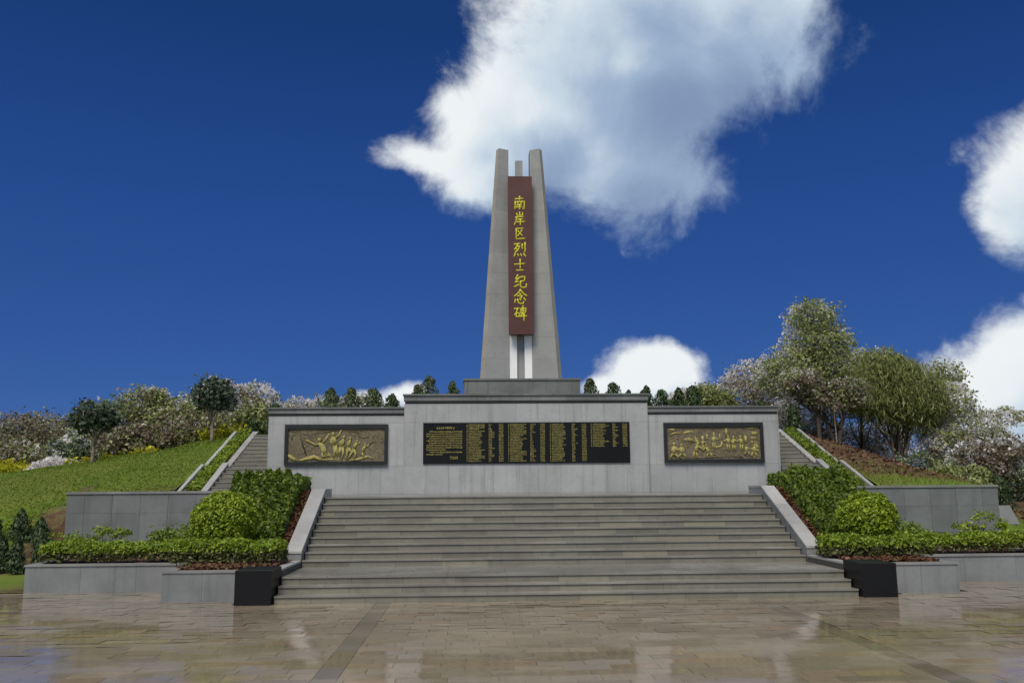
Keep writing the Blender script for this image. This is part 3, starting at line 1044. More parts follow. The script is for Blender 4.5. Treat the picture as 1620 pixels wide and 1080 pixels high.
mb = MB()
text_row(mb, 145, 268, 68, 19, 15)
mb.build('heading_text', M['smalltext'], tslab)['kind'] = 'stuff'
mb = MB()
for q, (a, b) in enumerate(((92, 330), (72, 330), (72, 330), (92, 330), (72, 330), (92, 330), (72, 330), (72, 325), (72, 205), (92, 325), (72, 188))):
    text_row(mb, a, b, 98 + q * 16.6, 11.5, 10)
for q in range(2):
    text_row(mb, 243, 298, 283 + q * 12, 10, 9.5)
mb.build('inscription_text', M['smalltext'], tslab)['kind'] = 'stuff'
for bx, rows in ((362, 24), (664, 24), (968, 24), (1268, 15)):
    mb = MB()
    for q in range(rows):
        py_ = 49 + q * 11.6
        text_row(mb, bx, bx + 9, py_, 8.4, 9)
        text_row(mb, bx + 14, bx + 40, py_, 8.8, 8.6)
        text_row(mb, bx + 48, bx + trg.choice((84, 92, 92, 100, 108, 116, 132)), py_, 8.8, 8.6)
        text_row(mb, bx + 160, bx + trg.choice((176, 184, 184, 200)), py_, 8.8, 8.6)
        text_row(mb, bx + 234, bx + 268, py_, 8.8, 8.6)
    mb.build('name_columns', M['smalltext'], tslab)['kind'] = 'stuff'


# ------------------------------------------------------------------ bronze reliefs
def relief(x0, x1, z0, z1, label, crop, figures, extras):
    t = thing('bronze_relief', label, 'relief', ((x0 + x1) / 2, 13.97, (z0 + z1) / 2), 'bronze reliefs')
    fwid = .155
    yf, yb = 13.90, 13.998
    slab('frame_bar', x0, x1, yf, yb, z1 - fwid, z1, M['frame'], t)
    slab('frame_bar', x0, x1, yf, yb, z0, z0 + fwid * .8, M['frame'], t)
    slab('frame_bar', x0, x0 + fwid * .75, yf + .001, yb, z0 + fwid * .8 + .001, z1 - fwid - .001, M['frame'], t)
    slab('frame_bar', x1 - fwid * .75, x1, yf + .001, yb, z0 + fwid * .8 + .001, z1 - fwid - .001, M['frame'], t)
    yb2 = 13.965
    cx0, cx1, cy0, cy1 = crop

    def w(px_, py_, dy=0):
        return (x0 + (px_ - cx0) / (cx1 - cx0) * (x1 - x0), yb2 - dy, z1 - (py_ - cy0) / (cy1 - cy0) * (z1 - z0))
    k = (x1 - x0) / (cx1 - cx0)
    # modelled background
    rg = np.random.default_rng(int(abs(x0) * 100))
    nx, nz = 60, 24
    gx = np.linspace(x0 + .1, x1 - .1, nx)
    gz = np.linspace(z0 + .11, z1 - .14, nz)
    ph = rg.uniform(0, 6, 6)
    bm_ = MB()
    vv = []
    for x in gx:
        for z in gz:
            h = .010 * math.sin(x * 5 + ph[0] + 2 * math.sin(z * 4)) + .008 * math.sin(z * 9 + x * 3 + ph[1]) + .006 * math.sin(x * 17 + ph[2]) * math.sin(z * 15 + ph[3]) + rg.normal() * .002
            vv.append((x, yb2 - .005 - h * .7, z))
    bm_.add(vv, [(i * nz + j, (i + 1) * nz + j, (i + 1) * nz + j + 1, i * nz + j + 1) for i in range(nx - 1) for j in range(nz - 1)])
    gr_ = bm_.build('relief_ground', M['bronze'], t, smooth=True)
    rr_ = random.Random(int(abs(x1) * 77))
    b_ = MB()
    for q in range(90):
        qx, qy = rr_.uniform(cx0 + 70, cx1 - 70), rr_.uniform(cy0 + 75, cy1 - 70)
        a_, L_ = rr_.uniform(-.7, .7) + (1.57 if rr_.random() < .3 else 0), rr_.uniform(18, 60)
        b_.tube([w(qx, qy, .008), w(qx + L_ * math.cos(a_) / 2, qy + L_ * math.sin(a_) / 2 + rr_.uniform(-6, 6), .011), w(qx + L_ * math.cos(a_), qy + L_ * math.sin(a_), .008)],
                [2 * k, rr_.uniform(5, 9) * k, 2 * k], 6, (1, .5, 1))
    b_.build('chased_texture', M['gilt_ground'], gr_, smooth=True)['kind'] = 'stuff'
    for name, chains, heads in figures:
        chains = [[(p[0], p[1], p[2] * .84) for p in ch] for ch in chains]
        b_ = MB()
        for ch in chains:
            b_.tube([w(p[0], p[1], .024) for p in ch], [p[2] * k for p in ch], 8, (1, .55, 1))
            for p in (ch[0], ch[-1]):
                b_.ball(w(p[0], p[1], .024), p[2] * k, (1, .55, 1), 8, 5)
        for hx, hy, hr in heads:
            b_.ball(w(hx, hy, .030), hr * k, (.9, .7, 1.12))
        b_.build(name, M['gold'], gr_, smooth=True)
    for name, chains, mt in extras:
        b_ = MB()
        for ch in chains:
            b_.tube([w(p[0], p[1], .012) for p in ch], [p[2] * k for p in ch], 7, (1, .4, 1))
        b_.build(name, M[mt], gr_, smooth=True)
    return t


figsL = [
    ('relief_figure', [[(560, 300, 20), (600, 345, 45), (625, 410, 52), (640, 450, 40)], [(570, 318, 18), (500, 325, 17), (430, 285, 15), (395, 265, 14)],
                       [(605, 310, 18), (650, 250, 16), (690, 180, 13)], [(620, 430, 36), (600, 490, 24), (690, 470, 18)], [(690, 460, 18), (725, 495, 14)]], [(562, 258, 30)]),
    ('relief_figure', [[(748, 215, 20), (760, 260, 42), (765, 330, 36)], [(775, 240, 18), (825, 195, 16), (858, 125, 12)], [(730, 240, 18), (715, 290, 16), (760, 330, 14), (810, 325, 12)],
                       [(765, 345, 26), (770, 430, 20), (765, 515, 14)], [(785, 345, 24), (800, 420, 18), (805, 480, 13)]], [(748, 180, 27)]),
    ('relief_figure', [[(890, 250, 18), (875, 290, 36), (860, 350, 34)], [(850, 285, 16), (840, 330, 14), (900, 350, 12)], [(850, 370, 28), (835, 430, 20), (840, 470, 16)], [(880, 370, 24), (885, 450, 17), (865, 535, 13)]], [(895, 222, 22)]),
    ('relief_figure', [[(980, 265, 16), (965, 300, 30), (950, 360, 28)], [(955, 300, 14), (925, 340, 12)], [(950, 380, 22), (940, 450, 16), (930, 535, 12)], [(965, 380, 22), (995, 440, 17)]], [(980, 240, 19)]),
    ('relief_figure', [[(1070, 295, 16), (1050, 335, 30), (1025, 385, 28)], [(1075, 320, 13), (1110, 300, 11)], [(1030, 400, 24), (1055, 460, 18), (1040, 535, 13)], [(1015, 410, 20), (980, 480, 15), (950, 530, 11)]], [(1072, 278, 20)]),
    ('relief_figure', [[(1180, 345, 16), (1160, 385, 24), (1145, 430, 22)], [(1185, 370, 11), (1230, 330, 9)], [(1145, 440, 18), (1165, 500, 12)]], [(1185, 330, 16)]),
]
extL = [('relief_flag', [[(280, 150, 9), (350, 172, 10), (430, 182, 10), (520, 155, 10), (640, 150, 9), (760, 130, 8), (850, 128, 7)], [(900, 140, 7), (1020, 138, 7), (1090, 170, 6)]], 'bronze'),
        ('relief_rocks', [[(145, 470, 22), (200, 510, 26), (270, 545, 14)], [(280, 545, 12), (400, 520, 24), (500, 495, 30), (560, 520, 24), (650, 540, 14)], [(640, 540, 12), (740, 525, 16), (830, 540, 10)], [(960, 545, 10), (1100, 530, 18), (1220, 490, 16), (1300, 530, 12)]], 'gold'),
        ('relief_pole', [[(300, 190, 8), (340, 330, 8), (390, 470, 8)]], 'frame'),
        ('relief_smoke', [[(1090, 200, 9), (1160, 230, 10), (1220, 220, 9)], [(1240, 330, 9), (1290, 270, 9)], [(1170, 190, 7), (1230, 240, 7)], [(180, 160, 12), (190, 260, 9)]], 'bronze')]
relief(-8.53, -4.92, 2.97, 4.40, 'bronze relief of a flag-raising charge, left of the name tablet', (95, 1490, 45, 610), figsL, extL)


def small_fig(x, yb_, h, lean=0, arm=1, crouch=0):
    s = h / 190
    hipy = yb_ - (80 - 34 * crouch) * s
    shy = hipy - 72 * s
    sx = x + lean * 40 * s
    ch = [[(sx, shy, 20 * s), (x + lean * 15 * s, (shy + hipy) / 2, 27 * s), (x, hipy, 23 * s)],
          [(x - 8 * s, hipy, 16 * s), (x - (14 + 26 * crouch) * s, (hipy + yb_) / 2, 13 * s), (x - 12 * s, yb_, 10 * s)],
          [(x + 8 * s, hipy, 16 * s), (x + (14 + 30 * crouch) * s, (hipy + yb_) / 2, 13 * s), (x + (16 + 30 * crouch) * s, yb_, 10 * s)],
          [(sx + arm * 14 * s, shy + 8 * s, 11 * s), (sx + arm * 42 * s, shy + 35 * s, 10 * s), (sx + arm * 62 * s, shy + 28 * s, 9 * s)],
          [(sx - arm * 14 * s, shy + 8 * s, 11 * s), (sx - arm * 26 * s, shy + 45 * s, 10 * s), (sx + arm * 6 * s, shy + 62 * s, 8 * s)]]
    return ('relief_figure', ch, [(sx + lean * 8 * s, shy - 26 * s, 17 * s)])


figsR = [small_fig(240, 555, 255, .1, 1, .8), small_fig(350, 545, 225, -.1, -1, .8), small_fig(530, 545, 220, .8, 1, .2), small_fig(720, 535, 200, -.8, -1, .7),
         small_fig(640, 430, 150, 0, 1), small_fig(555, 400, 130, .2, -1), small_fig(790, 410, 190, .1, 1), small_fig(985, 440, 200, 0, -1), small_fig(1060, 445, 195, 0, 1),
         small_fig(1165, 445, 200, -.2, -1), small_fig(1235, 510, 170, 0, 1, .8), small_fig(1330, 535, 200, .4, -1, .6), small_fig(1375, 480, 150, 0, -1, .3)]
extR = [('relief_hills', [[(190, 235, 8), (260, 200, 10), (340, 205, 8)], [(380, 205, 10), (440, 190, 22), (510, 180, 12)], [(390, 290, 12), (440, 290, 24), (520, 310, 18)], [(180, 150, 12), (240, 155, 18), (270, 160, 10)]], 'gold'),
        ('relief_posts', [[(965, 140, 18), (968, 260, 16)], [(700, 220, 10), (705, 300, 10)], [(540, 250, 12), (548, 330, 12)], [(640, 245, 22), (640, 310, 20)], [(875, 220, 9), (872, 300, 9)], [(790, 190, 9), (795, 250, 16)], [(1225, 240, 20), (1230, 350, 20)]], 'gold'),
        ('relief_basket', [[(770, 370, 16), (800, 395, 18), (850, 400, 18), (890, 380, 16), (900, 320, 12)]], 'gold'),
        ('relief_foliage', [[(1230, 135, 9), (1300, 140, 16), (1390, 135, 12)], [(1310, 210, 22), (1390, 215, 24)], [(1300, 270, 14), (1380, 280, 14)], [(1290, 330, 10), (1370, 335, 10)]], 'gold'),
        ('relief_earth', [[(430, 545, 8), (600, 540, 10), (800, 530, 12), (1000, 520, 10), (1180, 535, 8)], [(720, 530, 12), (790, 490, 12), (845, 545, 9)]], 'bronze')]
relief(4.92, 8.53, 2.97, 4.40, 'bronze relief of crowded small figures, right of the name tablet', (110, 1470, 60, 610), figsR, extR)

# ------------------------------------------------------------------ obelisk
ob = thing('memorial_obelisk', 'tall grey twin-pylon obelisk with a red panel of gold characters', 'obelisk', (0, 17.3, 4.27))
slab('plinth_core', -2.20, 2.20, 16.56, 19.1, 4.27, 6.24, M['core'], ob)
for q in range(5):
    w = 4.5 / 5
    slab('plinth_panel', -2.25 + q * w + .002, -2.25 + (q + 1) * w - .002, 16.50, 16.56, 4.3, 6.245, M['plinth'], ob)
for q in range(3):
    slab('plinth_panel', -2.252, -2.202, 16.565 + q * .84, 16.565 + q * .84 + .836, 4.3, 6.245, M['plinth'], ob)
    slab('plinth_panel', 2.202, 2.252, 16.565 + q * .84, 16.565 + q * .84 + .836, 4.3, 6.245, M['plinth'], ob)
slab('plinth_cap', -2.29, 2.29, 16.46, 19.15, 6.248, 6.32, M['plinth'], ob)
PB, PT = 6.322, 15.95
# plan corners of the right pylon at base and top: outer, front ridge, inner front, inner back, outer back
NSEG = 11
for sgn in (-1, 1):
    base = [(1.64, 17.33), (1.47, 17.09), (.47, 17.30), (.45, 18.1), (1.50, 18.1)]
    top = [(.945, 17.36), (.83, 17.15), (.44, 17.34), (.43, 17.95), (.86, 17.95)]
    for q in range(NSEG):
        f0, f1 = q / NSEG, (q + 1) / NSEG
        z0, z1 = PB + (PT - PB) * f0 + .002, PB + (PT - PB) * f1 - .002
        lo = [(a[0] + (b[0] - a[0]) * f0, a[1] + (b[1] - a[1]) * f0) for a, b in zip(base, top)]
        hi = [(a[0] + (b[0] - a[0]) * f1, a[1] + (b[1] - a[1]) * f1) for a, b in zip(base, top)]
        v = [(sgn * x, yy, z0) for x, yy in lo] + [(sgn * x, yy, z1) for x, yy in hi]
        fs = [(0, 1, 6, 5), (1, 2, 7, 6), (2, 3, 8, 7), (3, 4, 9, 8), (4, 0, 5, 9), (5, 6, 7, 8, 9), (4, 3, 2, 1, 0)]
        if sgn < 0:
            fs = [tuple(reversed(f_)) for f_ in fs]
        mm = MB()
        mm.add(v, fs)
        o = mm.build('pylon_block', M['pylon'], ob)
        o.data.materials.append(M['bevel'])
        o.data.polygons[0].material_index = 1
slab('centre_column', -.15, .15, 17.5, 17.8, PB, 15.55, M['pylon'], ob)
for sgn in (-1, 1):
    a, b = sorted((sgn * .152, sgn * .455))
    slab('sky_gap_infill', a, b, 17.36, 17.42, PB, 8.15, M['white'], ob)  # added slabs, their white standing in for bright sky through open slots
pan = MB()
pan.box(-.49, .49, 16.90, 17.075, 8.13, 14.66)
panel = pan.build('inscription_panel', M['red'], ob)
slab('panel_backing', -.425, .425, 17.076, 17.49, 8.16, 14.63, M['red'], ob)
CH = {
    'nan': [[(22, 20), (78, 16)], [(51, 4), (48, 30)], [(20, 38), (17, 92)], [(20, 40), (84, 35), (81, 86), (70, 82)], [(37, 47), (43, 55)], [(62, 45), (56, 54)], [(33, 61), (66, 58)], [(30, 74), (68, 71)], [(49, 58), (49, 92)]],
    'an': [[(50, 3), (50, 24)], [(28, 12), (28, 27), (72, 24)], [(73, 8), (72, 28)], [(20, 39), (84, 34)], [(25, 38), (22, 66), (6, 96)], [(36, 55), (76, 51)], [(30, 73), (92, 69)], [(55, 53), (54, 102)]],
    'qu': [[(20, 14), (82, 9)], [(66, 25), (50, 48), (28, 70)], [(36, 32), (54, 50), (72, 66)], [(22, 14), (20, 89), (93, 85)]],
    'lie': [[(12, 12), (54, 8)], [(34, 11), (24, 34), (8, 50)], [(26, 28), (49, 25), (36, 50), (12, 70)], [(22, 40), (32, 49)], [(66, 14), (66, 46)], [(86, 3), (86, 66), (77, 62)], [(15, 77), (6, 96)], [(34, 80), (39, 92)], [(56, 79), (63, 92)], [(77, 77), (93, 96)]],
    'shi': [[(6, 43), (94, 36)], [(50, 4), (50, 86)], [(22, 88), (80, 86)]],
    'ji': [[(32, 4), (13, 30), (37, 28)], [(41, 22), (11, 55), (39, 49)], [(7, 84), (43, 67)], [(50, 18), (86, 13), (80, 45)], [(54, 47), (80, 44)], [(52, 46), (50, 82), (70, 91), (94, 87), (96, 62)]],
    'nian': [[(50, 0), (30, 26), (3, 46)], [(50, 2), (70, 24), (99, 43)], [(46, 25), (55, 34)], [(32, 42), (67, 39), (49, 59)], [(14, 65), (8, 88)], [(30, 64), (36, 87), (68, 93), (75, 75)], [(47, 60), (55, 72)], [(76, 57), (89, 72)]],
    'bei': [[(5, 18), (43, 14)], [(26, 18), (20, 42), (3, 63)], [(16, 48), (18, 77)], [(16, 48), (41, 45), (38, 74)], [(18, 72), (38, 71)], [(70, 0), (61, 14)], [(52, 18), (54, 50)], [(52, 18), (91, 14), (86, 48)], [(54, 33), (86, 31)], [(54, 49), (86, 47)], [(70, 15), (67, 52), (48, 68)], [(44, 71), (99, 66)], [(75, 56), (75, 104)]],
}
CZ = [(13.82, 13.18), (13.15, 12.57), (12.52, 11.96), (11.88, 11.25), (11.20, 10.66), (10.55, 9.96), (9.93, 9.31), (9.26, 8.67)]
for key, (zt, zb) in zip(('nan', 'an', 'qu', 'lie', 'shi', 'ji', 'nian', 'bei'), CZ):
    mm = MB()
    s = (zt - zb) / 100
    for st in CH[key]:
        pts = []
        for (xa, ya), (xb, yb_) in zip(st[:-1], st[1:]):
            pts += [(xa + (xb - xa) * f_, ya + (yb_ - ya) * f_) for f_ in (0, .25, .5, .75)]
        pts.append(st[-1])
        n = len(pts)
        wds = [(5.6 - 1.6 * math.sin(math.pi * i / (n - 1))) * (1.0 if i < n - 1 else .62) for i in range(n)]
        cs = s * .98
        mm.tube([(-.02 + (p[0] - 50) * cs * .92, 16.895, zt - p[1] * s) for p in pts], [q_ * s for q_ in wds], 8, (1, .45, 1))
        mm.ball((-.02 + (pts[0][0] - 50) * cs * .92, 16.895, zt - pts[0][1] * s), 5.6 * s, (1, .45, 1), 8, 5)
    mm.build('gold_character', M['letter'], panel, smooth=True)


# ------------------------------------------------------------------ vegetation builders
def ell_points(rg, c, r, n, shell=.55):
    d = rg.normal(size=(n, 3))
    d /= np.linalg.norm(d, axis=1, keepdims=True)
    rad = rg.random(n) ** (1 / 3.0)
    rad = shell + (1 - shell) * rad
    rad = rad * (1 + .10 * np.clip(rg.normal(size=n), -1.5, 1.2))
    return np.array(c) + d * rad[:, None] * np.array(r), d


def tree(name, label, base, lobes, mat, n_leaf, leaf, seed, trunk=.09, lean=(0, 0), pale=0.0, bark='bark', droop=None, aspect=1.9, clump=.22,
         group=None, per=24, stems=1, limbs=10, pale_r=1.12, cat='tree', pale_name='sky_gap_cards', pale_leaf=None, bare=0, mat2=None, frac2=.35):
    """lobes: (dx, dy, z, rx, ry, rz) crown masses, z above the base"""
    rg = np.random.default_rng(seed)
    t = thing(name, label, cat, base, group)
    bx, by, bz = base
    vol = np.array([l[3] * l[4] * l[5] for l in lobes]) ** .75
    vol /= vol.sum()
    P, O, C = [], [], []
    for l, vfrac in zip(lobes, vol):
        k = max(3, int(n_leaf * vfrac / per))
        c = np.array((bx + l[0], by + l[1], bz + l[2]))
        r = np.array(l[3:6])
        cc_, dd = ell_points(rg, c, r * .86, k, .45)
        C.append(cc_)
        sg = clump * (r.prod() ** (1 / 3))
        pts = np.repeat(cc_, per, 0) + np.clip(rg.normal(size=(k * per, 3)), -1.7, 1.7) * sg * np.array([1, 1, .75]) * rg.uniform(.6, 1.3, (k, 1)).repeat(per, 0)
        if droop is not None:
            pts[:, 2] -= np.abs(rg.normal(size=len(pts))) * sg * 1.6
        P.append(pts)
        O.append(np.repeat(dd, per, 0))
    P, O, C = np.concatenate(P), np.concatenate(O), np.concatenate(C)
    cl_t = rg.random(len(C)).repeat(per)
    tint = np.clip(.62 * cl_t + .38 * rg.random(len(P)), 0, 1)
    O = O * .6 + np.array([0, -.15, .5])
    if mat2 is None:
        leaf_object('crown', P, rg, leaf, mat, t, aspect, O, droop, tint)
    else:
        sel2 = (rg.random(len(C)) < frac2).repeat(per) ^ (rg.random(len(P)) < .12)
        leaf_object('crown', P[~sel2], rg, leaf, mat, t, aspect, O[~sel2], droop, tint[~sel2])
        leaf_object('second_foliage', P[sel2], rg, leaf, mat2, t, aspect, O[sel2], droop, tint[sel2])
    if pale:
        n = int(len(P) * pale)
        pp = []
        for l, vfrac in zip(lobes, vol):
            k = max(2, int(n * vfrac / 7))
            c = np.array((bx + l[0], by + l[1] + .35 * l[4], bz + l[2]))
            cc_, dd = ell_points(rg, c, np.array(l[3:6]) * pale_r * .94, k, .70)
            pp.append(np.repeat(cc_, 7, 0) + np.clip(rg.normal(size=(k * 7, 3)), -1.5, 1.5) * .085 * l[3])
        pp = np.concatenate(pp)
        leaf_object(pale_name, pp, rg, pale_leaf or leaf * .95, G_PALE, t, 1.5, None, None, rg.random(len(pp)))  # added pale cards, standing in for bright sky between the branches
    zs_top = max(l[2] for l in lobes)
    for s in range(stems):
        m = MB()
        ox, oy = (rg.normal() * .25, rg.normal() * .25) if stems > 1 else (0, 0)
        tgt = lobes[s % len(lobes)]
        ex, ey, ez = bx + tgt[0] * .9, by + tgt[1] * .9, bz + tgt[2] + tgt[5] * .35
        pts, rad = [], []
        for q in range(7):
            f_ = q / 6
            wob = .05 * math.sin(f_ * 5 + seed + s) * tgt[3]
            pts.append((bx + ox + (ex - bx - ox) * f_ ** 1.3 + wob + lean[0] * math.sin(f_ * 3.1), by + oy + (ey - by - oy) * f_ ** 1.3, bz - .15 + (ez - bz + .15) * f_))
            rad.append(trunk * (1 - .75 * f_))
        m.tube(pts, rad, 7)
        tk_ = m.build('trunk', M[bark], t, smooth=True)
        mm_ = MB()
        sel = rg.choice(len(C), min(limbs, len(C)), replace=False)
        for q in sel:
            i = int(rg.integers(2, 5))
            p0 = Vector(pts[i])
            p1 = Vector(C[q])
            if p1.z < p0.z - .3:
                continue
            md = p0.lerp(p1, .5) + Vector((rg.normal() * .1, rg.normal() * .1, -.06 * (p1 - p0).length))
            mm_.tube([p0, md, p1], [rad[i] * .55, rad[i] * .38, rad[i] * .12], 5)
        for q in range(bare):
            i = int(rg.integers(1, 6))
            p0 = Vector(pts[i])
            a = rg.uniform(0, 6.28)
            L = rg.uniform(.5, 1.3) * tgt[3]
            p1 = p0 + Vector((math.cos(a) * L, math.sin(a) * L * .6, rg.uniform(.2, .9) * L))
            mm_.tube([p0, p0.lerp(p1, .5) + Vector((0, 0, -.08 * L)), p1], [rad[i] * .4, rad[i] * .25, .006], 5)
        if mm_.v:
            mm_.build('branches', M[bark], tk_, smooth=True)
    return t


def conifer(name, label, base, h, w, seed, mat=None, group=None, n=1500, leaf=.11, blunt=.0, cat='conifer'):
    rg = np.random.default_rng(seed)
    t = thing(name, label, cat, base, group)
    f_ = rg.random(n) ** .8
    a = rg.uniform(0, 2 * math.pi, n)
    prof = (1 - f_) ** (.75 - .45 * blunt) * (.55 + .45 * np.minimum(1, f_ / .18))
    lump = 1 + .18 * np.sin(a * 3 + f_ * 17 + seed) + .16 * np.sin(f_ * 34 + seed * 2 + a)
    rr = w * .5 * prof * lump * (rg.random(n) ** .45)
    P = np.stack([base[0] + rr * np.cos(a), base[1] + rr * np.sin(a), base[2] + .06 + f_ * h * .96], 1)
    O = np.stack([np.cos(a), np.sin(a), np.full(n, .5)], 1)
    leaf_object('foliage', P, rg, leaf, mat or G_CONIF, t, 2.6, O, (0, 0, 1.0))
    m = MB()
    m.tube([(base[0], base[1], base[2] - .1), (base[0], base[1], base[2] + h * .5), (base[0], base[1], base[2] + h * .93)], [w * .05, w * .035, .006], 6)
    m.build('trunk', M['bark'], t)
    return t


def hedge_points(rg, n, fn_top, x0, x1, y0, y1, zb):
    """points on the front, top and ends of a clipped hedge"""
    P, O = [], []
    nf = int(n * .45)
    x = rg.uniform(x0, x1, nf)
    zt = fn_top(x)
    z = zb + (zt - zb) * rg.random(nf) ** .7
    P.append(np.stack([x, y0 + rg.normal(size=nf) * .035 + .05 * np.sin(x * 7.3), z], 1))
    O.append(np.tile([0, -1, .25], (nf, 1)))
    nt = int(n * .43)
    x = rg.uniform(x0, x1, nt)
    yy = rg.uniform(y0, y1, nt)
    P.append(np.stack([x, yy, fn_top(x) + rg.normal(size=nt) * .03 + .02 * np.sin(x * 9 + yy * 7)], 1))
    O.append(np.tile([0, -.15, 1], (nt, 1)))
    ne = n - nf - nt
    xe = np.where(rg.random(ne) < .5, x0, x1)
    yy = rg.uniform(y0, y1, ne)
    z = zb + (fn_top(xe) - zb) * rg.random(ne)
    P.append(np.stack([xe + rg.normal(size=ne) * .03, yy, z], 1))
    O.append(np.stack([np.sign(xe - (x0 + x1) / 2), np.zeros(ne), np.full(ne, .2)], 1))
    return np.concatenate(P), np.concatenate(O)


def hedge(label, x0, x1, y0, y1, zb, zt, seed, n=7000, leaf=.07, mat=None, wav=.03):
    rg = np.random.default_rng(seed)
    t = thing('clipped_hedge', label, 'hedge', ((x0 + x1) / 2, (y0 + y1) / 2, zb), 'clipped hedge rows')
    top = lambda x: zt + wav * np.sin(x * 2.3 + seed) + wav * .6 * np.sin(x * 5.9 + seed * 2)
    P, O = hedge_points(rg, n, top, x0, x1, y0, y1, zb + .06)
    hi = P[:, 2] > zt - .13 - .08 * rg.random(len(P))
    leaf_object('lit_top_growth', P[hi], rg, leaf, mat or G_HEDGE, t, 1.8, O[hi])
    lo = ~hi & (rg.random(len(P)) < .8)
    leaf_object('shaded_old_foliage', P[lo], rg, leaf, G_OLD_SHADED, t, 1.8, O[lo])  # lower leaves take the darker colour, shade painted below the bright top
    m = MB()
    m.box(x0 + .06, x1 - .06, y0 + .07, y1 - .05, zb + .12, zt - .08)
    m.build('twig_shade_core', M['core_green'], t)
    m = MB()
    for q in range(int((x1 - x0) / .16)):
        xx = x0 + .1 + q * .16 + rg.normal() * .03
        m.tube([(xx, y0 + .12, zb - .03), (xx + rg.normal() * .04, y0 + .08, zb + .25)], [.011, .007], 5)
    m.build('stems', M['bark'], t)['kind'] = 'stuff'
    return t


# hedges in the planters
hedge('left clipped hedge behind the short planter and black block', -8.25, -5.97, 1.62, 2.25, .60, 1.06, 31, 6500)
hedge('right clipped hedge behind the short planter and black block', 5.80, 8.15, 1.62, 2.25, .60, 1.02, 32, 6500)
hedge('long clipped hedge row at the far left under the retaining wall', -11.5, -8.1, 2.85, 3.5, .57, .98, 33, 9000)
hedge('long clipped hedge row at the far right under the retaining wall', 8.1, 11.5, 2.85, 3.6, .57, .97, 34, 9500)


# clipped balls
def topiary(label, c, r, base, seed):
    rg = np.random.default_rng(seed)
    t = thing('ball_topiary', label, 'topiary', base, 'clipped ball shrubs')
    n = 15000
    d = rg.normal(size=(n, 3))
    d[:, 2] = np.where(d[:, 2] < -.9, -d[:, 2], d[:, 2])
    d /= np.linalg.norm(d, axis=1, keepdims=True)
    lump = 1 + .035 * np.sin(d[:, 0] * 9 + seed) + .035 * np.sin(d[:, 2] * 11 + d[:, 1] * 8) + .03 * rg.normal(size=n)
    P = np.array(c) + d * np.array([r * 1.04, r, r * .92]) * lump[:, None] * (rg.random(n) ** .09)[:, None]
    leaf_object('foliage', P, rg, .06, G_BALL, t, 1.8, d + np.array([0, 0, .3]))
    m = MB()
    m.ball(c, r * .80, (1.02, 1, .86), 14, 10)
    m.build('twig_shade_core', M['core_green'], t, smooth=True)
    m = MB()
    m.tube([(base[0], base[1], base[2] - .05), (base[0] + .03, base[1], base[2] + .25), (c[0], c[1], c[2] - r * .4)], [.06, .05, .045], 7)
    m.build('trunk', M['bark'], t, smooth=True)


topiary('round clipped ball shrub left of the main steps', (-7.40, 2.62, 1.48), .70, (-7.40, 2.72, .6), 41)
topiary('round clipped ball shrub right of the main steps', (7.20, 2.72, 1.40), .645, (7.24, 2.72, .6), 42)


# shrub banks on the sloping beds
def shrub_bank(label, sgn, seed):
    rg = np.random.default_rng(seed)
    t = thing('shrub_bank', label, 'shrubs', (sgn * 7.2, 3, .7), 'shrub banks on the sloping beds')
    n = 90000
    x = rg.uniform(6.38, 8.05, n)
    yy = rg.uniform(3.45, 7.2, n)
    gz = .66 + (np.minimum(yy, 5.9) - 2.8) * .445
    edge = np.clip((x - 6.38) / .35, 0, 1) ** .5 * np.clip((yy - 3.4) / .9, .3, 1) ** .5
    lump = .36 + .13 * np.sin(x * 4.1 + seed) * np.sin(yy * 3.7) + .13 * np.sin(x * 9.1 + yy * 7.3 + seed) + .08 * np.sin(x * 15 - yy * 12)
    h = lump * edge
    z = gz + h * (1 - .55 * rg.random(n) ** 2.2) + rg.normal(size=n) * .03
    P = np.stack([sgn * x, yy, z], 1)
    O = np.stack([-sgn * .35 * (1 - np.clip((x - 6.38) / .5, 0, 1)), np.full(n, -.55), np.full(n, .8)], 1)
    leaf_object('foliage', P, rg, .10, G_BANK, t, 1.9, O)
    n2 = 2600
    z2 = rg.random(n2)
    yy = rg.uniform(3.5, 7.2, n2)
    gz = .66 + (np.minimum(yy, 5.9) - 2.8) * .445
    P = np.stack([sgn * (6.36 + rg.random(n2) * .15), yy, gz + .08 + z2 * .36], 1)
    leaf_object('side_foliage', P, rg, .09, G_BANK, t, 1.9, np.array([[-sgn * 1.0, -.4, .3]]))
    m = MB()
    e0, e1 = sorted((sgn * 6.55, sgn * 7.95))
    m.prism([(3.7, 1.05), (3.75, 1.2), (5.9, 2.12), (7.1, 2.12), (7.1, 1.9), (5.9, 1.9)], e0, e1)
    m.build('twig_shade_core', M['core_green'], t)


shrub_bank('bright green shrub bank sloping beside the left cheek wall', -1, 51)
shrub_bank('bright green shrub bank sloping beside the right cheek wall', 1, 52)

# fallen leaves on the open soil
rg = np.random.default_rng(61)
for sgn, side in ((-1, 'left'), (1, 'right')):
    n = 2200
    P1 = np.stack([sgn * rg.uniform(5.98, 7.8, n), rg.uniform(.72, 1.75, n), .60 + rg.random(n) * .045], 1)
    n = 1600
    yy = rg.uniform(2.85, 6.2, n)
    P2 = np.stack([sgn * rg.uniform(6.1, 6.5, n), yy, .69 + (np.minimum(yy, 5.9) - 2.8) * .445 + rg.random(n) * .05], 1)
    o = leaf_object('leaf_litter', np.concatenate([P1, P2]), rg, .07, G_LITTER, None, 1.6, np.array([[0, 0, 1.2]]))
    o['kind'] = 'stuff'
    o['label'] = 'reddish fallen leaves on the soil %s of the steps' % side
    o['category'] = 'leaf litter'

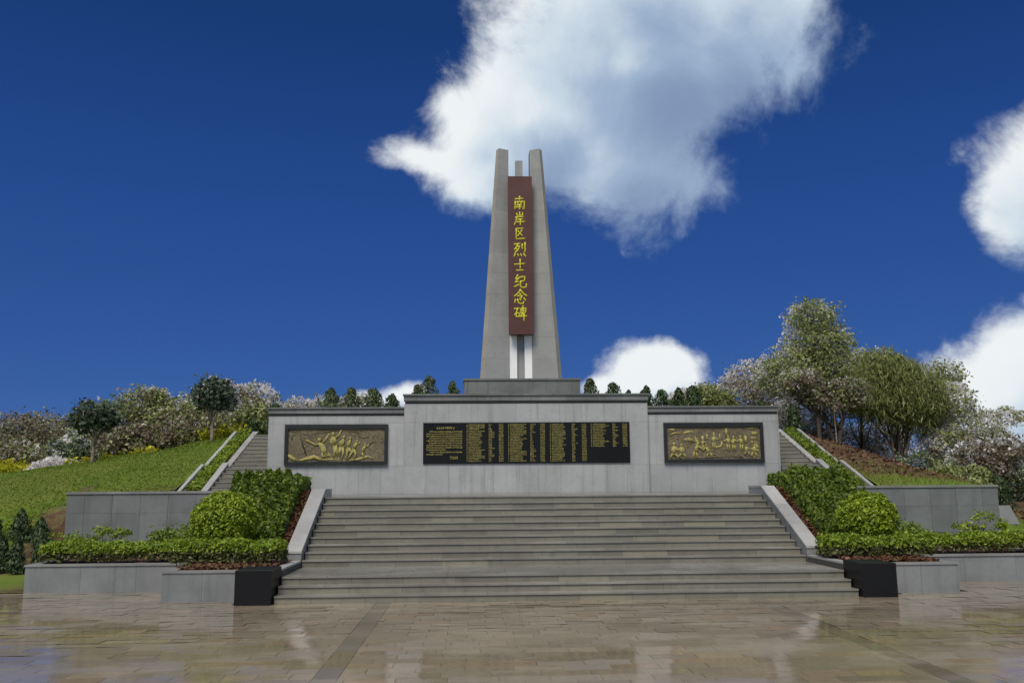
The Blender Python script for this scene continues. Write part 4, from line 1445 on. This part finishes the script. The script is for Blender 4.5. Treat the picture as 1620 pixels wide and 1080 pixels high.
# small shrubs in the long planters
tree('loose_shrub', 'loose leafy shrub rising above the far left hedge', (-8.75, 3.6, .57), [(0, 0, .52, .55, .4, .28), (.3, 0, .42, .35, .3, .25), (-.35, 0, .35, .3, .3, .2)], G_BUSH, 2200, .075, 71, trunk=.025, clump=.3, limbs=8, cat='shrub')
tree('loose_shrub', 'loose leafy shrub rising above the far right hedge', (8.65, 3.8, .57), [(0, 0, .45, .45, .4, .25), (.4, 0, .32, .35, .3, .2)], G_BUSH, 1700, .075, 72, trunk=.025, clump=.3, limbs=8, cat='shrub')
tree('dwarf_tree', 'gnarled dwarf tree with flat leaf pads at the far left planter', (-10.75, 4.0, .57), [(-.55, 0, .52, .28, .2, .10), (.1, 0, .66, .30, .2, .10), (.55, 0, .58, .28, .2, .12), (-.15, 0, .45, .2, .2, .08), (-.95, 0, .6, .16, .12, .07)], G_HEDGE, 900, .065, 73, trunk=.05, clump=.3, limbs=12, cat='tree', per=14)
tree('dwarf_tree', 'gnarled dwarf tree with sparse yellow-green leaves at the far right planter', (10.65, 4.0, .57), [(-.55, 0, .58, .28, .2, .09), (.0, 0, .80, .30, .2, .10), (.45, 0, .66, .26, .2, .12), (-.1, 0, .55, .2, .2, .08)], G_BALL, 800, .065, 74, trunk=.05, clump=.3, limbs=12, cat='tree', per=14)

# ------------------------------------------------------------------ conifers
TZ = 4.2
for q, (x, yy, h, w, lab) in enumerate((
        (-8.55, 24, 2.55, 1.15, 'small conifer at the left end of the row above the left wing'),
        (-7.62, 24, 2.55, 1.05, 'second conifer from the left above the left wing'),
        (-6.58, 24, 2.5, 1.1, 'third conifer from the left above the left wing'),
        (-5.70, 24, 2.25, 1.1, 'low conifer just left of the raised middle block'),
        (-4.00, 24, 3.1, 1.2, 'tallest conifer above the middle block left of the obelisk'),
        (-4.55, 24.6, 2.75, .8, 'thin conifer beside the tallest one left of the obelisk'),
        (-2.88, 24, 2.85, .95, 'conifer close to the left side of the obelisk plinth'),
        (3.62, 24, 2.95, 1.0, 'conifer close to the right side of the obelisk plinth'),
        (4.72, 24, 2.75, .95, 'second conifer right of the obelisk plinth'),
        (5.55, 24.5, 2.45, .8, 'lowest conifer peeping over the middle block, right of the obelisk'),
        (6.30, 24, 2.6, .8, 'slim conifer at the right edge of the middle block'),
        (7.02, 24, 2.4, .95, 'conifer above the inner half of the right wing'),
        (7.83, 24, 2.5, .95, 'second conifer above the right wing'),
        (8.50, 24, 2.6, 1.1, 'third conifer above the right wing'))):
    conifer('terrace_conifer', lab, (x, yy, TZ), h * 1.03, w * 1.4, 100 + q, G_CONIF2 if q in (0, 1, 2, 4, 5, 6, 7) else G_CONIF, 'conifers behind the memorial wall', 2600, .12, .5 + .2 * (q % 3))
conifer('column_shrub', 'dark columnar evergreen at the head of the left flank stairway', (-10.15, 19.6, 4.2), 1.45, .85, 121, None, 'columnar evergreens', 1800, .11, 1.0, 'evergreen')
conifer('column_shrub', 'dark columnar evergreen at the head of the right flank stairway', (10.35, 19.6, 4.2), 1.5, .95, 122, None, 'columnar evergreens', 1800, .11, 1.0, 'evergreen')
conifer('column_shrub', 'second dark evergreen just right of the right stairway head', (12.0, 20.4, 4.1), 1.5, .8, 123, None, 'columnar evergreens', 1500, .11, .8, 'evergreen')
conifer('column_shrub', 'low dark evergreen just left of the left stairway head', (-11.2, 20.4, 4.15), .9, .8, 124, None, 'columnar evergreens', 900, .11, .8, 'evergreen')
for q, (x, yy, h, w, lab) in enumerate((
        (-16.6, 10.6, 1.35, .85, 'dark conifer at the left picture edge, foot of the slope'),
        (-15.85, 10.8, 1.35, .95, 'dark conifer in the back row with a clear pointed tip'),
        (-15.05, 10.4, 1.15, .85, 'dark conifer in the back row nearest the retaining wall'),
        (-14.25, 6.6, 1.35, .75, 'front-row dark conifer cut by the left picture edge'),
        (-13.70, 6.3, 1.45, .62, 'front-row dark conifer second from the left'),
        (-13.15, 6.5, 1.40, .62, 'front-row dark conifer third from the left'),
        (-13.95, 8.4, 1.15, .75, 'dark conifer behind the left end of the hedge'),
        (-14.45, 9.3, 1.05, .75, 'small dark conifer touching the retaining wall corner'))):
    conifer('slope_conifer', lab, (x, yy, float(hill_height(np.array(x), np.array(yy))) - .02), h * .70, w * .92, 140 + q, None, 'dark conifers at the foot of the slope', 1900, .09, .15)

# ------------------------------------------------------------------ trees on the left
HZ = lambda x, yy: float(hill_height(np.array(float(x)), np.array(float(yy)))) - .05
tree('round_tree', 'dark round-crowned tree with bare straight trunk on the left crest', (-17.1, 18.6, HZ(-17.1, 18.6)), [(0, 0, 1.98, .88, .8, .62), (-.35, 0, 1.7, .55, .5, .4), (.45, 0, 1.8, .5, .5, .45)], G_DARK, 3000, .17, 201, trunk=.085, bark='palebark', pale=.14, pale_leaf=.09, clump=.24, cat='tree')
tree('round_tree', 'dark round-crowned tree with bare trunk near the left flank stairs', (-12.5, 18.8, HZ(-12.5, 18.8)), [(0, 0, 2.0, .80, .75, .68), (-.3, 0, 1.75, .5, .5, .4), (.5, 0, 1.75, .5, .5, .4)], G_DARK, 3000, .17, 202, trunk=.085, bark='palebark', pale=.5, pale_leaf=.09, clump=.24, cat='tree')
LT = [
    ('olive tree with high crown behind the left crest', (-19.4, 30), [(0, 0, 3.1, 1.25, 1.2, .9), (-1.2, 0, 2.5, 1.2, 1.1, .9), (.9, 0, 2.2, 1.3, 1.1, 1.0), (.6, 0, 3.35, .75, .7, .55)], G_TREE, 6000, .45, 1),
    ('olive-green tree between the two round-crowned trees', (-16.9, 30), [(0, 0, 2.6, 1.3, 1.1, .8), (1.2, 0, 2.2, 1.0, 1.0, .8), (-.9, 0, 2.0, 1.0, 1.0, .9)], G_TREE, 5500, .32, 2),
    ('brown-leaved tree full of white sky-gap cards left of the memorial wall', (-13.6, 30), [(0, 0, 2.7, 1.1, 1.0, .7), (-.5, 0, 2.0, 1.3, 1.1, .8), (1.3, 0, 1.9, 1.2, 1.0, .6), (-.9, 0, 3.0, .4, .4, .35)], G_BROWN, 2200, 2.2, 3),
    ('purple-brown tree at the left picture edge', (-24.6, 31), [(0, 0, 2.3, 2.3, 1.5, .85), (1.9, 0, 1.8, 1.7, 1.4, .8), (-1.8, 0, 2.4, 1.6, 1.3, .9)], G_BROWN, 8000, .16, 4),
    ('thin tree with white sky-gap cards in the dip of the skyline', (-21.7, 29), [(0, 0, 1.9, 1.0, 1.0, .75), (.7, 0, 2.3, .6, .6, .5), (-.6, 0, 1.4, .9, .9, .6)], G_DARK, 1700, 1.1, 5),
    ('brown-leaved bushy tree behind the left crest', (-18.0, 26), [(0, 0, 1.2, 1.3, 1.0, .7), (1.7, 0, 1.45, .9, 1.0, .75), (-1.4, 0, .9, .9, 1.0, .6), (.7, .4, 1.75, .6, .6, .5), (2.6, .2, .9, .8, .8, .6)], G_BROWN, 6500, .06, 6),
    ('brown bushy tree beside the trunk of the inner round-crowned tree', (-14.6, 25), [(0, 0, 1.1, 1.1, 1.0, .7), (1.2, 0, 1.3, .7, .9, .6), (-1.2, 0, .95, .8, .9, .6), (-.5, .3, 1.7, .55, .5, .45)], G_BROWN, 5000, .10, 7),
    ('green bushy tree just left of the left stairway head', (-12.0, 23.5), [(0, 0, 1.0, 1.0, .9, .7), (.8, 0, .8, .7, .7, .6)], G_TREE, 3000, .25, 8),
    ('dark bushy tree low on the left crest by the white blossoms', (-20.2, 23.5), [(0, 0, .95, .8, .7, .6), (.6, 0, .7, .6, .6, .5)], G_DARK, 2000, .5, 9),
    ('grey-green bushy tree at the far left of the crest', (-23.3, 24), [(0, 0, 1.0, 1.5, 1.0, .7), (1.5, 0, .9, 1.1, .9, .6), (-1.5, 0, 1.6, 1.0, .9, .9)], G_BROWN, 5000, .15, 10),
    ('low pale bushes seen just above the left wing of the wall', (-10.0, 31), [(0, 0, 1.9, 1.2, 1.0, .45), (2.1, 0, 1.9, 1.0, .9, .6), (-1.5, 0, 1.8, .9, .8, .5)], G_BROWN, 1200, 1.6, 11),
    ('dark green tree filling the crest behind the inner round-crowned tree', (-15.9, 27.5), [(0, 0, 1.9, 1.2, .9, .8), (1.3, 0, 1.6, 1.0, .9, .7), (-1.2, 0, 1.7, 1.0, .9, .7)], G_TREE, 4500, .15, 12),
]
for lab, (x, yy), lobes, mt, n, pl, sd_ in LT:
    lobes = [(l[0], l[1], l[2] * 1.28, l[3] * 1.08, l[4], l[5] * 1.2) for l in lobes]
    tree('crest_tree', lab, (x, yy, HZ(x, yy)), lobes, mt, int(n * 1.7), .15, 220 + sd_, trunk=.07, pale=pl, clump=.25, group='trees behind the left crest', pale_r=1.06, pale_leaf=.12,
         mat2={G_BROWN.name: G_TREE, G_TREE.name: G_BROWN, G_DARK.name: G_TREE}[mt.name], frac2=(.1 if sd_ in (4, 6) else .35) if mt is G_BROWN else .15)

# ------------------------------------------------------------------ trees on the right
RT = [
    ('tall leafy tree with the highest crown on the right', (14.6, 24), [(-.1, 0, 6.3, 1.15, 1.1, .85), (.2, 0, 5.2, 1.55, 1.3, 1.1), (-.9, 0, 4.2, 1.6, 1.3, 1.0), (.7, 0, 3.9, 1.6, 1.3, 1.1), (-1.7, 0, 3.6, 1.1, 1.0, .8)], G_TREE, 9500, .42, 1, .12, 14, 1),
    ('pale spreading tree just right of the memorial wall', (13.2, 29), [(0, 0, 4.0, 1.4, 1.2, .9), (-1.0, 0, 3.2, 1.3, 1.1, .9), (1.2, 0, 3.3, 1.4, 1.1, .9), (-1.6, 0, 2.2, 1.0, .9, .8), (.8, 0, 2.0, 1.6, 1.0, .8)], G_BROWN, 4200, 1.2, 2, .10, 12, 1),
    ('green tree right behind the highest crown', (17.4, 26), [(0, 0, 5.6, 1.1, 1.0, 1.0), (-.5, 0, 4.6, 1.3, 1.1, 1.1), (.7, 0, 4.7, 1.2, 1.1, 1.0)], G_TREE, 5500, .40, 3, .11, 10, 1),
    ('white-topped tree peeking above the feathery tree', (21.3, 30), [(.2, 0, 6.4, 1.2, 1.1, 1.0), (1.3, 0, 5.6, 1.1, 1.0, .9), (-1.2, 0, 5.8, 1.1, 1.0, .8), (2.4, 0, 4.6, 1.0, 1.0, .9)], G_BROWN, 3000, 1.9, 4, .11, 10, 1),
    ('brown-leaved tree with forked trunks beside the right stairs', (13.7, 20.5), [(.1, 0, 2.1, 1.0, .9, .65), (-.8, 0, 2.5, .8, .8, .6), (.9, 0, 2.3, .8, .8, .6), (-1.2, 0, 2.7, .9, .8, .6)], G_BROWN, 4200, .28, 5, .10, 8, 3),
    ('slim tree with dark tuft standing right of the feathery tree', (20.7, 24), [(.2, 0, 5.75, .85, .7, .62), (.6, 0, 5.2, .55, .5, .4), (-.2, 0, 4.0, .9, .8, .8), (-.4, 0, 3.0, .8, .8, .8)], G_TREE, 2300, .55, 6, .07, 12, 1),
    ('sparse twiggy tree with pale sky-gap cards at the far right', (21.0, 22), [(0, 0, 3.1, 1.25, 1.0, .9), (1.0, 0, 2.3, 1.0, .9, .8), (-1.1, 0, 2.3, 1.2, .9, .9), (1.5, 0, 3.6, .7, .6, .4), (-.8, 0, 4.3, .9, .8, .8)], G_TREE, 2300, 2.3, 7, .07, 22, 2),
    ('low dark green tree above the right retaining wall end', (20.2, 20), [(0, 0, 1.1, 1.1, .9, .7), (1.3, 0, .9, 1.0, .9, .6), (-1.1, 0, 1.0, .9, .8, .6), (.6, 0, 1.9, .9, .8, .6)], G_DARK, 5200, .32, 8, .06, 10, 2),
    ('pink-brown tree at the right picture edge', (24.0, 22), [(0, 0, 2.0, 1.5, 1.2, .7), (-1.2, 0, 1.4, 1.0, .9, .6), (1.2, 0, 1.7, 1.3, 1.0, .7), (-.4, 0, .6, 1.5, 1.0, .6)], G_BROWN, 4600, .55, 9, .08, 12, 2),
    ('pale thin tree deep in the grove between trunks', (17.6, 28), [(0, 0, 2.2, 2.0, 1.0, 1.1), (-2.2, 0, 2.0, 1.4, 1.0, 1.1), (1.8, 0, 2.4, 1.4, 1.0, 1.2), (-4.4, 0, 1.5, 1.3, .9, 1.1)], G_BROWN, 3000, 1.8, 10, .08, 14, 3),
    ('brown understory tree low among the feathery stems', (17.9, 21.5), [(0, 0, 1.2, .9, .8, .6), (1.3, 0, 1.5, .7, .7, .6), (-1.4, 0, .8, .7, .7, .5)], G_DARK, 1500, .25, 11, .05, 10, 3),
    ('pale thicket with white sky-gap cards behind the forked brown tree', (14.4, 27), [(0, 0, 1.2, 1.4, .9, 1.0), (-1.9, 0, 1.1, 1.1, .9, .9), (1.6, 0, 1.3, 1.2, .9, .9), (.3, 0, 2.4, 1.3, .9, .7)], G_BROWN, 2000, 1.9, 14, .05, 14, 3),
    ('bushy round evergreen tree above the right wing', (9.6, 26), [(0, 0, 2.25, .85, .8, .75), (.8, 0, 1.9, .7, .7, .8), (-.6, 0, 1.7, .6, .6, .7)], G_TREE, 4200, .16, 12, .08, 8, 1),
    ('pale low bushes right of the bushy round evergreen', (11.4, 30), [(0, 0, 1.9, 1.0, .9, .8), (-1.8, 0, 2.6, .9, .8, .6)], G_BROWN, 900, 2.4, 13, .06, 8, 1),
]
for lab, (x, yy), lobes, mt, n, pl, sd_, tk, lb, stm in RT:
    if sd_ not in (12, 13):
        lobes = [(l[0] * 1.05, l[1], l[2] * 1.09, l[3] * 1.1, l[4], l[5] * 1.08) for l in lobes]
    tree('grove_tree', lab, (x, yy, HZ(x, yy)), lobes, mt, int(n * 1.75), .135, 260 + sd_, trunk=tk, pale=pl * 1.5, pale_leaf=.10, clump=.25, group='trees of the right-hand grove', limbs=lb, stems=stm, pale_r=1.03,
         mat2={G_BROWN.name: G_TREE, G_TREE.name: G_BAMBOO, G_DARK.name: G_TREE}[mt.name], frac2=.38, bare=10 if sd_ in (7, 6) else 3)
tree('bank_shrub', 'leafy green shrub just beyond the right end of the retaining wall', (15.6, 13.2, HZ(15.6, 13.2)), [(0, 0, .7, .75, .6, .5), (.5, .5, 1.1, .6, .6, .5), (-.3, 1.0, 1.3, .6, .6, .5)], G_TREE, 3200, .11, 271, trunk=.03, cat='shrub', limbs=8)
tree('bank_shrub', 'brownish shrub at the right picture edge above the leaning slab', (17.9, 15.8, HZ(17.9, 15.8)), [(0, 0, 1.5, .9, .7, .6), (.6, 0, 2.1, .9, .7, .6), (-.6, 0, 2.0, .8, .7, .6)], G_BROWN, 3600, .12, 272, trunk=.04, cat='shrub', limbs=10, pale=.35, pale_leaf=.10)
tree('feathery_tree', 'large feathery yellow-green tree with many slender stems on the right', (17.3, 22.3, HZ(17.3, 22.3)),
     [(-.4, 0, 5.2, 1.4, 1.2, 1.0), (.9, 0, 5.0, 1.3, 1.2, .95), (-1.3, 0, 4.5, 1.1, 1.1, .9), (.2, 0, 4.3, 1.6, 1.2, .9), (1.9, 0, 4.4, 1.0, .9, .85), (-.3, 0, 6.0, .9, .8, .6), (1.2, 0, 3.8, 1.1, 1.0, .7), (.5, 0, 5.7, .8, .8, .55)],
     G_BAMBOO, 34000, .24, 281, trunk=.07, droop=(0, 0, -1.1), aspect=6.5, clump=.24, stems=9, limbs=6, pale=.03, pale_leaf=.09, bark='bark', group='trees of the right-hand grove')
for q, (x, yy, h, lab) in enumerate(((13.4, 19.3, 1.7, 'thin pale sapling beside the right stairway kerb'), (16.7, 17.6, 1.5, 'thin pale sapling on the soil bank above the wall'), (18.2, 16.8, 1.6, 'thin pale sapling at the foot of the feathery tree'))):
    tree('sapling', lab, (x, yy, HZ(x, yy)), [(0, 0, h, .3, .3, .25)], G_BROWN, 160, .14, 290 + q, trunk=.035, bark='palebark', limbs=4, group='saplings on the soil bank')

# far right: low shrub and a leaning stone slab
conifer('round_shrub', 'dark rounded evergreen shrub behind the leaning slab at far right', (16.75, 13.6, HZ(16.75, 13.6)), 1.35, 1.1, 301, None, None, 2400, .10, 1.0, 'shrub')
m = MB()
z0 = HZ(15.9, 12.0)
m.add([(15.85, 12.0, z0), (16.5, 12.0, z0), (16.5, 12.14, z0), (15.85, 12.14, z0), (15.85, 12.28, z0 + .62), (16.38, 12.28, z0 + .62), (16.38, 12.40, z0 + .62), (15.85, 12.40, z0 + .62)],
      [(0, 1, 5, 4), (1, 2, 6, 5), (2, 3, 7, 6), (3, 0, 4, 7), (4, 5, 6, 7)])
tag(m.build('leaning_slab', M['retain']), 'grey stone slab leaning back beyond the right retaining wall', 'stone slab')

# ------------------------------------------------------------------ grass and flowers
rg = np.random.default_rng(77)
n = 90000
gx = rg.uniform(-24, -11.5, n)
gy = np.where(rg.random(n) < .15, rg.uniform(18.3, 20.6, n), rg.uniform(4.5, 19.5, n))
ok = ~((gx > -14.7) & (gy < 11.1) & (gx < 0)) & ~((gx > -15.6) & (gx < -14.2) & (gy < 12.2))
gx, gy = gx[ok], gy[ok]
gz = hill_height(gx, gy)
hgt = .03 + .05 * rg.random(len(gx)) + np.where(gy > 18.6, .08, 0)
P = np.stack([gx, gy, gz + hgt * .3 + .01], 1)
V = leaf_quads(P, rg, .075, 2.6, np.array([[0, -.45, 1.3]]), (0, -.5, .6))
patch = .5 + .5 * np.sin(gx * .8 + gy * .5) * np.sin(gy * .9 - gx * .3)
o = bpy.data.objects.new('hill_grass', quads_mesh('hill_grass', V, G_GRASS, np.clip(.55 * rg.random(len(gx)) + .45 * patch, 0, 1)))
COL.objects.link(o)
setting(o, 'stuff')
o['label'] = 'short green grass on the hill slopes'
o['category'] = 'grass'


n = 5000
gx = 11.5 + 7.5 * rg.random(n) ** 1.4
gy = rg.uniform(11.1, 14.2, n) + .25 * (gx - 11.5) * rg.random(n)
P = np.stack([gx, gy, hill_height(gx, gy) + .04], 1)
o = leaf_object('dry_grass', P[rg.random(n) < .5], rg, .10, G_DRY, None, 5.0, None, (0, -.3, 1.2))
setting(o, 'stuff')
o['label'] = 'thin yellowish grass along the foot of the right soil bank'
o['category'] = 'grass'


n = 2400
gx = rg.uniform(11.6, 18.5, n)
gy = rg.uniform(12.5, 20.5, n)
P = np.stack([gx, gy, hill_height(gx, gy) + .015 + .03 * rg.random(n)], 1)
o = leaf_object('bank_litter', P, rg, .12, G_LITTER, None, 1.5, np.array([[0, -.3, 1.2]]))
setting(o, 'stuff')
o['label'] = 'brown fallen leaves strewn over the right soil bank'
o['category'] = 'leaf litter'


def flower_patch(label, xs_, ys_, n, hmin, hmax, seed):
    rg = np.random.default_rng(seed)
    x = rg.uniform(*xs_, n)
    x = x + .25 * np.sin(x * 9)
    yy = rg.uniform(*ys_, n)
    z = hill_height(x, yy)
    h = rg.uniform(hmin, hmax, n) * (.55 + .45 * np.abs(np.sin(x * 2.1 + seed)))
    per = 12
    P = np.repeat(np.stack([x, yy, z], 1), per, 0)
    f_ = rg.random(len(P)) ** .6
    P[:, 2] += np.repeat(h, per) * f_
    P[:, :2] += rg.normal(size=(len(P), 2)) * .06
    o = leaf_object('yellow_flowers', P, rg, .10, G_YEL, None, 1.5, None, None, np.clip(f_ * .9 + .2 * rg.normal(size=len(P)), 0, 1))
    setting(o, 'stuff')
    o['label'] = label
    o['category'] = 'flowers'


flower_patch('yellow rape flowers along the crest at the far left', (-25, -20.6), (19.2, 22.0), 420, .35, .85, 81)
flower_patch('yellow rape flowers around the outer round-crowned tree', (-18.9, -15.6), (19.6, 22.0), 170, .2, .55, 82)
flower_patch('yellow rape flowers by the left flank stairs', (-13.0, -11.6), (19.0, 22.0), 240, .35, .8, 83)
rg = np.random.default_rng(90)
n = 2600
x = rg.normal(-19.6, .8, n)
yy = rg.uniform(20.2, 22.0, n)
P = np.stack([x, yy, hill_height(x, yy) + rg.random(n) * .55 * np.exp(-((x + 19.6) / 1.1) ** 2) + .05], 1)
o = leaf_object('white_flowers', P, rg, .13, G_PALE, None, 1.5)
setting(o, 'stuff')
o['label'] = 'white flowering plants on the left crest'
o['category'] = 'flowers'
